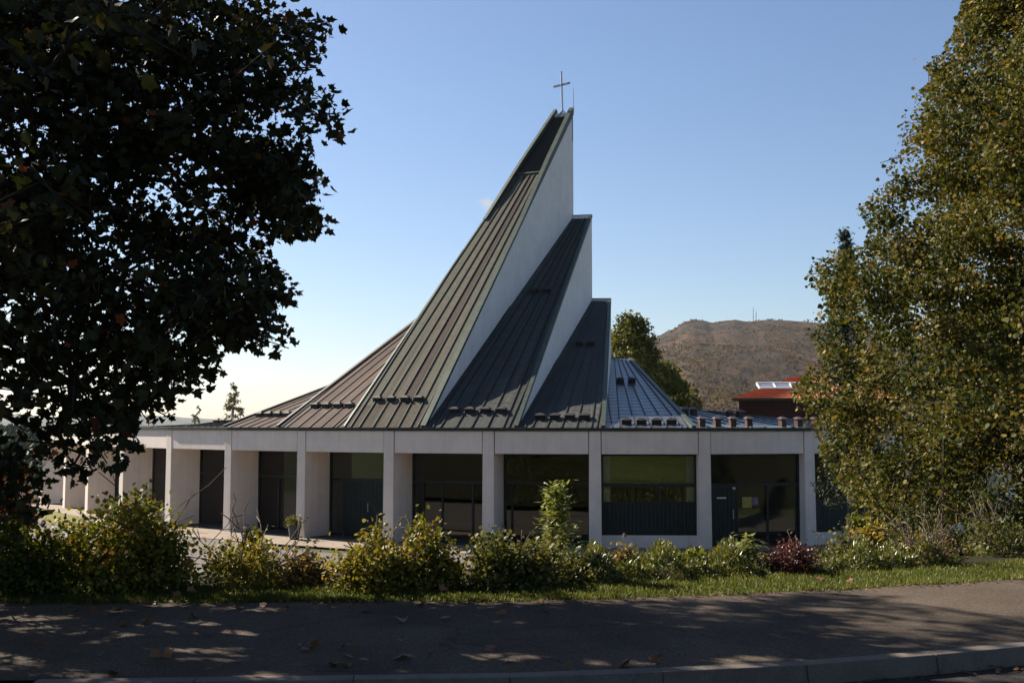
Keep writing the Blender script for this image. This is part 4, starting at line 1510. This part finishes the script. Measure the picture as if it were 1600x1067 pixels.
# fallen leaves on the pavement
LEAFP = [(30, 965), (75, 1000), (130, 955), (150, 952), (195, 953), (205, 975), (182, 988), (235, 967), (240, 970), (262, 1020), (258, 1022), (170, 1020), (190, 1048), (310, 962), (300, 925),
         (290, 930), (420, 945), (445, 950), (455, 948), (480, 1005), (490, 1010), (487, 1012), (525, 1035), (535, 1034), (550, 1037), (548, 1020), (560, 1004), (545, 1008), (580, 952), (632, 970), (625, 995),
         (630, 1022), (635, 1025), (665, 943), (690, 922), (790, 958), (795, 1030), (850, 952), (885, 1042), (520, 938), (372, 946), (700, 965), (760, 1012), (980, 1035), (1022, 1028), (1325, 908), (1280, 905)]
tmesh = []
for k in range(5):
    r2 = np.random.default_rng(100 + k)
    T, fs = MAPLE
    Vv = T.copy() * np.array([0.085, 0.085, 0.10])
    Vv[:, 2] += 0.02 * np.sin(Vv[:, 0] * 40 + k) + 0.25 * np.abs(Vv[:, 0]) * (0.6 + 0.5 * r2.random()) + 2.2 * (Vv[:, 1] - 0.06) ** 2
    Vv[:, 2] -= Vv[:, 2].min()
    me = bpy.data.meshes.new('fallen_leaf')
    me.from_pydata([tuple(v) for v in Vv], [], [tuple(f) for f in fs])
    a = me.attributes.new('tint', 'FLOAT', 'FACE')
    a.data.foreach_set('value', [r2.random()] * 2)
    me.materials.append(M['fallen'])
    tmesh.append(me)
for k, (px, py) in enumerate(LEAFP):
    Yl = (CZ - PAV_Z) * F / (py - 662)
    o = bpy.data.objects.new('fallen_leaf', tmesh[k % 5])
    COL.objects.link(o)
    o.location = ((px - 800) / F * Yl, Yl, PAV_Z + 0.012)
    o.rotation_euler = (random.uniform(-0.3, 0.3), random.uniform(-0.3, 0.3), random.uniform(0, 6.28))
    s_ = random.uniform(0.7, 1.25)
    o.scale = (s_, s_, s_)
    tag(o, 'curled brown maple leaf lying on the shaded pavement', 'fallen leaf', 'fallen maple leaves on the pavement')

# ------------------------------------------------------------------ background
def blob_tree(name, label, px, ytop, ybase, Y, wpx, mat, bark, n, seed, lsize, cat='tree', shape='oval', zb=-0.5):
    rng = np.random.default_rng(seed)
    bx = (px - 800) / F * Y
    ztop = at(px, ytop, Y).z
    w = wpx / F * Y / 2
    base = np.array([bx, Y, zb])
    H = ztop - zb
    t = rng.random(n)
    ang = rng.random(n) * 6.283
    if shape == 'cone':
        rad = w * (1 - t) ** 0.7
    elif shape == 'birch':
        rad = w * np.sin(np.pi * np.clip(t, 0.02, 1) ** 0.7) ** 0.6
    else:
        rad = w * np.sqrt(np.clip(1 - (1.55 * t - 0.62) ** 2 * 1.15, 0.02, 1))
    t = np.clip(t + 0.05 * np.sin(ang * 5 + seed) * (t > 0.6), 0, 1.04)
    rad = rad * (0.4 + 0.6 * np.sqrt(rng.random(n))) * (1 + 0.2 * np.sin(ang * 3 + t * 9))
    nodes = base + np.stack([rad * np.cos(ang), rad * np.sin(ang), H * (0.18 + 0.82 * t)], 1)
    return make_tree(name, label, cat, base, base + np.array([0, 0, H * 0.85]), nodes, OVAL if shape != 'cone' else NARROW, 30, lsize * 0.75, mat, w * 0.085, bark, 0.02 * H, 0.3, None, None, seed, None, 0.6, 0.01)


blob_tree('leafy_tree', 'sunlit green tree rising behind the low right roof of the church', 985, 500, 650, 82, 105, M['far_leaf'], M['bark'], 620, 41, 0.30)
blob_tree('leafy_tree', 'darker tree lower on the right of the sunlit tree behind the church', 1035, 572, 650, 84, 95, M['far_leaf'], M['bark'], 560, 42, 0.28)
blob_tree('bushy_tree', 'small yellowing tree beside the red house roof', 1082, 610, 650, 90, 50, M['far_pale'], M['bark'], 160, 43, 0.26)
blob_tree('birch_tree', 'pale feathery birch showing above the left end of the church roof', 365, 606, 690, 120, 42, M['far_pale'], M['birch'], 120, 44, 0.26, shape='birch', zb=-6)
blob_tree('birch_tree', 'thin nearly bare birch left of the feathery one', 306, 622, 690, 125, 26, M['far_pale'], M['birch'], 26, 45, 0.22, shape='birch', zb=-6)
blob_tree('spruce_tree', 'dark spruce tip poking up behind the lime tree', 1325, 376, 700, 34, 100, M['spruce'], M['bark'], 800, 46, 0.15, shape='cone', zb=0)

# red house
Yh = 88
hroot = empty('red_house', (17 + 5, Yh + 4, -0.3), 'red wooden house with red tiled roof and pale roof windows behind the church', 'house')
ex0, ex1 = (1142 - 800) / F * Yh, (1420 - 800) / F * Yh
ze, zr = at(1200, 623, Yh).z, at(1200, 590, Yh + 5).z
m = MB()
nb = 60
m.hexa([(ex0 + 0.7, Yh + 0.5, -0.5), (ex1 - 0.7, Yh + 0.5, -0.5), (ex1 - 0.7, Yh + 9.5, -0.5), (ex0 + 2.9, Yh + 9.5, -0.5)],
       [(ex0 + 0.7, Yh + 0.5, ze), (ex1 - 0.7, Yh + 0.5, ze), (ex1 - 0.7, Yh + 9.5, ze), (ex0 + 2.9, Yh + 9.5, ze)])
for k in range(nb):
    x = ex0 + 0.72 + (ex1 - ex0 - 1.44) * k / nb
    m.obox((x, Yh + 0.5), (1, 0), (0, -1), 0.01, 0.04, 0.003, 0.03, -0.4, ze - 0.05)
m.build('wall', M['redwood'], hroot)
m = MB()
hip = 5.0
A_, B_ = Vector((ex0, Yh, ze)), Vector((ex1, Yh, ze))
C2, D2 = Vector((ex1 - hip, Yh + 5, zr)), Vector((ex0 + hip + 1, Yh + 5, zr))
E2, F2 = Vector((ex1, Yh + 10, ze)), Vector((ex0 + 2.4, Yh + 10, ze))
# tiled front slope with rolls
nt_ = 64
for k in range(nt_):
    u0_, u1_ = k / nt_, (k + 1) / nt_
    um = (u0_ + u1_) / 2
    nrm = Vector((0, -0.45, 0.9))
    for r in range(9):
        v0_, v1_ = r / 9, (r + 1) / 9
        def rp(u, v, h):
            return lerp(lerp(A_, B_, u), lerp(D2, C2, u), v) + nrm * h
        lift = 0.03
        m.quad([rp(u0_, v0_, lift), rp(um, v0_, 0.07 + lift), rp(um, v1_, 0.07), rp(u0_, v1_, 0)])
        m.quad([rp(um, v0_, 0.07 + lift), rp(u1_, v0_, lift), rp(u1_, v1_, 0), rp(um, v1_, 0.07)])
m.quad([A_, D2, F2])
m.quad([B_, E2, C2])
m.quad([F2, D2, C2, E2])
rf = m.build('roof', M['redtile'], hroot)
m = MB()
m.hexa([A_ + Vector((0, -0.12, -0.14)), B_ + Vector((0, -0.12, -0.14)), B_ + Vector((0, 0.05, -0.14)), A_ + Vector((0, 0.05, -0.14))],
       [A_ + Vector((0, -0.12, 0.0)), B_ + Vector((0, -0.12, 0.0)), B_ + Vector((0, 0.05, 0.0)), A_ + Vector((0, 0.05, 0.0))])
m.build('gutter', M['gutter'], hroot)
fr = MB()
sl = (D2 - A_)
sl.x = 0
sl.normalize()
nr = Vector((0, -sl.z, sl.y))
y0s = 0.48
p0 = lerp(A_, D2, 0.0)
SY = lerp(A_.y, D2.y, 0.42), lerp(A_.z, D2.z, 0.42)
xs0 = at(1187, 600, SY[0]).x
wpan = 27 / F * 80 * 1.08
for k in range(5):
    xa = xs0 + k * wpan
    a = Vector((xa, SY[0], SY[1])) + nr * 0.14
    fr.beam(a, a + sl * 1.25, Vector((1, 0, 0)), nr, -0.05, 0.05, -0.12, 0.06)
for t in (0.0, 1.25):
    a = Vector((xs0, SY[0], SY[1])) + nr * 0.14 + sl * t
    fr.beam(a, a + Vector((wpan * 4, 0, 0)), sl, nr, -0.06, 0.06, -0.12, 0.062)
fo = fr.build('roof_window', M['alu'], rf)
hroot_p = MB()
for k in range(4):
    xa = xs0 + k * wpan
    a = Vector((xa + 0.06, SY[0], SY[1])) + nr * 0.13 + sl * 0.07
    hroot_p.beam(a, a + Vector((wpan - 0.12, 0, 0)), sl, nr, 0, 1.1, -0.03, 0.0)
hroot_p.build('roof_glazing', M['solar'], rf)

# hill
def hill(name, pts, D, base_d, mat, amp, seed, nA=150, nR=40, zoff=0):
    rng = np.random.default_rng(seed)
    pxs = np.linspace(pts[0][0], pts[-1][0], nA)
    yy = np.interp(pxs, [p[0] for p in pts], [p[1] for p in pts])
    V = []
    ph = rng.random(12) * 6.28
    for j in range(nR + 6):
        t = j / nR
        for i, p in enumerate(pxs):
            d = base_d + (D - base_d) * t
            tt = min(t, 1.0)
            g = math.sin(tt * math.pi / 2) ** 1.1
            x = (p - 800) / F * d
            z = CZ - 12 * (1 - tt) + (662 - yy[i]) / F * d * g - max(0, t - 1) * (D - base_d) * 0.5
            b = mnoise.fractal((x / 130 + seed, d / 200, 0), 0.8, 2.1, 7)
            z += b * amp * (1 - 0.92 * tt) * min(1, tt * 3)
            b2 = mnoise.fractal((x / 38 + seed, d / 38, 3), 0.9, 2.1, 5)
            z += b2 * amp * 0.12
            V.append((x, d, z))
    Fc = []
    for j in range(nR + 5):
        for i in range(nA - 1):
            k = j * nA + i
            Fc.append((k, k + 1, k + nA + 1, k + nA))
    me = bpy.data.meshes.new(name)
    me.from_pydata(V, [], Fc)
    for p in me.polygons:
        p.use_smooth = True
    return tag(link(name, me, mat), kind='structure')


def hill_mat():
    m, nt, out = new_mat('heath_hill')
    b = nt.nodes.new('ShaderNodeBsdfPrincipled')
    base = ramp(nt, noise(nt, 0.022, 12, 0.8, (1, 0.35, 1.2)), [(0.28, (0.022, 0.019, 0.013)), (0.42, (0.046, 0.031, 0.019)), (0.55, (0.072, 0.044, 0.026)), (0.72, (0.098, 0.062, 0.037)), (0.88, (0.15, 0.115, 0.085))])
    woods = ramp(nt, noise(nt, 0.0055, 6, 0.65), [(0.46, (0, 0, 0)), (0.60, (1, 1, 1))])
    col = mixc(nt, woods, base, (0.032, 0.029, 0.022))
    spk = ramp(nt, noise(nt, 0.13, 8, 0.8, (1, 0.3, 1)), [(0.36, (0.3, 0.3, 0.36)), (0.52, (1.0, 0.98, 0.95)), (0.68, (1.9, 1.8, 1.65))])
    col = mixc(nt, 1.0, col, spk, 'MULTIPLY')
    nt.links.new(col, b.inputs['Base Color'])
    b.inputs['Roughness'].default_value = 0.95
    b.inputs['Specular IOR Level'].default_value = 0.1
    bp = nt.nodes.new('ShaderNodeBump')
    bp.inputs['Strength'].default_value = 1.0
    bp.inputs['Distance'].default_value = 8
    nt.links.new(noise(nt, 0.06, 8, 0.7), bp.inputs['Height'])
    nt.links.new(bp.outputs[0], b.inputs['Normal'])
    nt.links.new(b.outputs[0], out.inputs[0])
    return m


M['hill'] = hill_mat()
M['forest'] = surf('far_forest', [(0.3, (0.020, 0.028, 0.022)), (0.7, (0.042, 0.048, 0.036))], 0.02, 0.95, 0, 0.8, 0.05, 6)
hill('hillside', [(840, 660), (900, 610), (960, 568), (1000, 541), (1022, 530), (1045, 519), (1058, 513), (1068, 505), (1085, 499), (1103, 501), (1112, 504), (1130, 501), (1150, 499), (1168, 501), (1200, 498), (1225, 498), (1250, 502), (1290, 506), (1400, 520), (1600, 560), (1800, 640)], 1500, 420, M['hill'], 16, 3, 260, 90)
hill('far_hills', [(-400, 640), (-100, 640), (0, 645), (100, 652), (180, 645), (240, 649), (300, 653), (360, 656), (460, 662)], 5200, 2600, M['forest'], 6, 9, 90, 16)
hill('wooded_slope', [(-300, 668), (-60, 672), (40, 676), (110, 688), (170, 700)], 420, 110, M['forest'], 3.0, 12, 80, 24)

# scattered scrub on the heath, woods on the slope at the far left
def scatter(obj, nA, rows, n, i_lo, i_hi, size, mat, name, label, cat, thr, slope, sub=4, seed=77, jit=1.0):
    hm = obj.data
    hv = np.zeros(len(hm.vertices) * 3, np.float32)
    hm.vertices.foreach_get('co', hv)
    hv = hv.reshape(-1, nA, 3)
    rng = np.random.default_rng(seed)
    jr, ir = rng.random(n) * rows, i_lo + rng.random(n) * (i_hi - i_lo)
    j0, i0 = jr.astype(int), ir.astype(int)
    fj, fi = (jr - j0)[:, None], (ir - i0)[:, None]
    hp = (hv[j0, i0] * (1 - fj) + hv[j0 + 1, i0] * fj) * (1 - fi) + (hv[j0, i0 + 1] * (1 - fj) + hv[j0 + 1, i0 + 1] * fj) * fi
    dens = np.array([mnoise.noise((p[0] / 90, p[1] / 160, 7)) + 0.6 * mnoise.noise((p[0] / 25, p[1] / 40, 2)) for p in hp]) + slope * (1 - jr / rows)
    dens += 0.25 * rng.normal(size=n)
    hp = hp[dens > thr]
    hp = np.repeat(hp, sub, 0) + rng.normal(size=(len(hp) * sub, 3)) * np.array([jit, jit, jit * 0.45])
    o = leaves(name, CARD, hp, size * (0.7 + 0.8 * rng.random(len(hp))), mat, None, np.tile(np.array([0, 0, 1.2]), (len(hp), 1)), 0.1, -0.4, rng.random(len(hp)), rng)
    return tag(o, label, cat, kind='stuff')


scatter(bpy.data.objects['hillside'], 260, 88, 26000, 20, 220, 1.25, M['scrub'], 'hillside_scrub', 'brown and dark green scrub covering the hillside', 'scrub', 0.28, 0.6)
scatter(bpy.data.objects['wooded_slope'], 80, 24, 5000, 0, 78, 1.7, M['spruce'], 'distant_wood', 'dark wood covering the slope far behind the left end of the church', 'wood', -0.6, 0.0, 6, 78, 1.6)

# masts on the hill top
for px, y0, lab in ((1177, 480, 'tall thin radio mast on the hill top'), (1181.5, 486, 'shorter radio mast on the hill top beside the tall one')):
    Dm = 1500
    p = at(px, 503, Dm)
    t = at(px, y0, Dm)
    ro = empty('radio_mast', tuple(p), lab, 'mast')
    m = MB()
    m.bar(p, t, 0.42, 5, 0.25)
    m.build('pole', M['darksteel'], ro)
    m = MB()
    for q in range(3):
        z = p.z + (t.z - p.z) * (0.35 + 0.2 * q)
        m.bar((p.x - 0.9, Dm, z), (p.x + 0.9, Dm, z), 0.2, 5)
    m.build('aerial', M['darksteel'], ro)

# thin autumn air
m, nt, out = new_mat('haze_air')
pv = nt.nodes.new('ShaderNodeVolumePrincipled')
pv.inputs['Color'].default_value = (0.86, 0.91, 1.0, 1)
pv.inputs['Density'].default_value = 0.000035
pv.inputs['Anisotropy'].default_value = 0.2
nt.links.new(pv.outputs[0], out.inputs['Volume'])
mb = MB()
lo = [(-6400, -400, -60), (6400, -400, -60), (6400, 6400, -60), (-6400, 6400, -60)]
mb.hexa(lo, [(a, b, 260) for a, b, c in lo])
hz_ = mb.build('haze', m)
tag(hz_, 'thin bluish autumn haze over the far hills', 'haze', kind='stuff')

# ------------------------------------------------------------------ camera, light, sky
cam = bpy.data.cameras.new('camera')
co = bpy.data.objects.new('camera', cam)
COL.objects.link(co)
co.location = (0, 0, CZ)
co.rotation_euler = (math.pi / 2 + PITCH, 0, 0)
cam.sensor_width = 36
cam.lens = F / 1600 * 36
cam.clip_end = 20000
SC.camera = co

AZ, EL = math.radians(36.5), math.radians(34)
S = Vector((-math.cos(AZ) * math.cos(EL), math.sin(AZ) * math.cos(EL), math.sin(EL)))
sun = bpy.data.lights.new('sun', 'SUN')
sun.energy = 5.0
sun.angle = math.radians(0.53)
sun.color = (1.0, 0.92, 0.80)
so = bpy.data.objects.new('sun', sun)
COL.objects.link(so)
so.rotation_euler = S.to_track_quat('Z', 'Y').to_euler()

w = bpy.data.worlds.new('World')
SC.world = w
w.use_nodes = True
nt = w.node_tree
nt.nodes.clear()
out = nt.nodes.new('ShaderNodeOutputWorld')
bg = nt.nodes.new('ShaderNodeBackground')
sky = nt.nodes.new('ShaderNodeTexSky')
sky.sky_type = 'NISHITA'
sky.sun_disc = False
sky.sun_elevation = EL
sky.sun_rotation = -(math.pi / 2 - AZ)
sky.air_density = 1.0
sky.dust_density = 0.6
sky.ozone_density = 4.0
bg.inputs[1].default_value = 0.05
# one small wisp of cloud high up beside the tower
cd = Vector(((762 - 800) / F, 1.0, (662 - 316) / F)).normalized()
tc = nt.nodes.new('ShaderNodeTexCoord')
vs = nt.nodes.new('ShaderNodeVectorMath')
vs.operation = 'SUBTRACT'
vs.inputs[1].default_value = cd
nt.links.new(tc.outputs['Generated'], vs.inputs[0])
mp = nt.nodes.new('ShaderNodeMapping')
mp.inputs['Rotation'].default_value = (0, math.radians(35), 0)
mp.inputs['Scale'].default_value = (75, 40, 120)
nt.links.new(vs.outputs[0], mp.inputs[0])
ln_ = nt.nodes.new('ShaderNodeVectorMath')
ln_.operation = 'LENGTH'
nt.links.new(mp.outputs[0], ln_.inputs[0])
cn = nt.nodes.new('ShaderNodeTexNoise')
cn.inputs['Scale'].default_value = 160
cn.inputs['Detail'].default_value = 6
nt.links.new(tc.outputs['Generated'], cn.inputs['Vector'])
cm = nt.nodes.new('ShaderNodeMath')
cm.operation = 'MULTIPLY_ADD'
cm.inputs[1].default_value = 2.6
nt.links.new(cn.outputs['Fac'], cm.inputs[0])
cs = nt.nodes.new('ShaderNodeMath')
cs.operation = 'MULTIPLY_ADD'
cs.inputs[1].default_value = -1.0
cs.inputs[2].default_value = -0.55
nt.links.new(ln_.outputs['Value'], cs.inputs[0])
nt.links.new(cs.outputs[0], cm.inputs[2])
cm.use_clamp = True
cfac = nt.nodes.new('ShaderNodeMath')
cfac.operation = 'MULTIPLY'
cfac.inputs[1].default_value = 0.75
nt.links.new(cm.outputs[0], cfac.inputs[0])
skyt = mixc(nt, 1.0, sky.outputs[0], (0.97, 0.945, 0.965), 'MULTIPLY')
skyc = mixc(nt, cfac.outputs[0], skyt, (5.2, 5.0, 5.0))
nt.links.new(skyc, bg.inputs[0])
nt.links.new(bg.outputs[0], out.inputs[0])

SC.view_settings.view_transform = 'Standard'
SC.view_settings.look = 'None'
SC.view_settings.exposure = 1.45
SC.view_settings.gamma = 1.0
SC.cycles.max_bounces = 8
SC.cycles.transparent_max_bounces = 16
SC.cycles.use_denoising = True
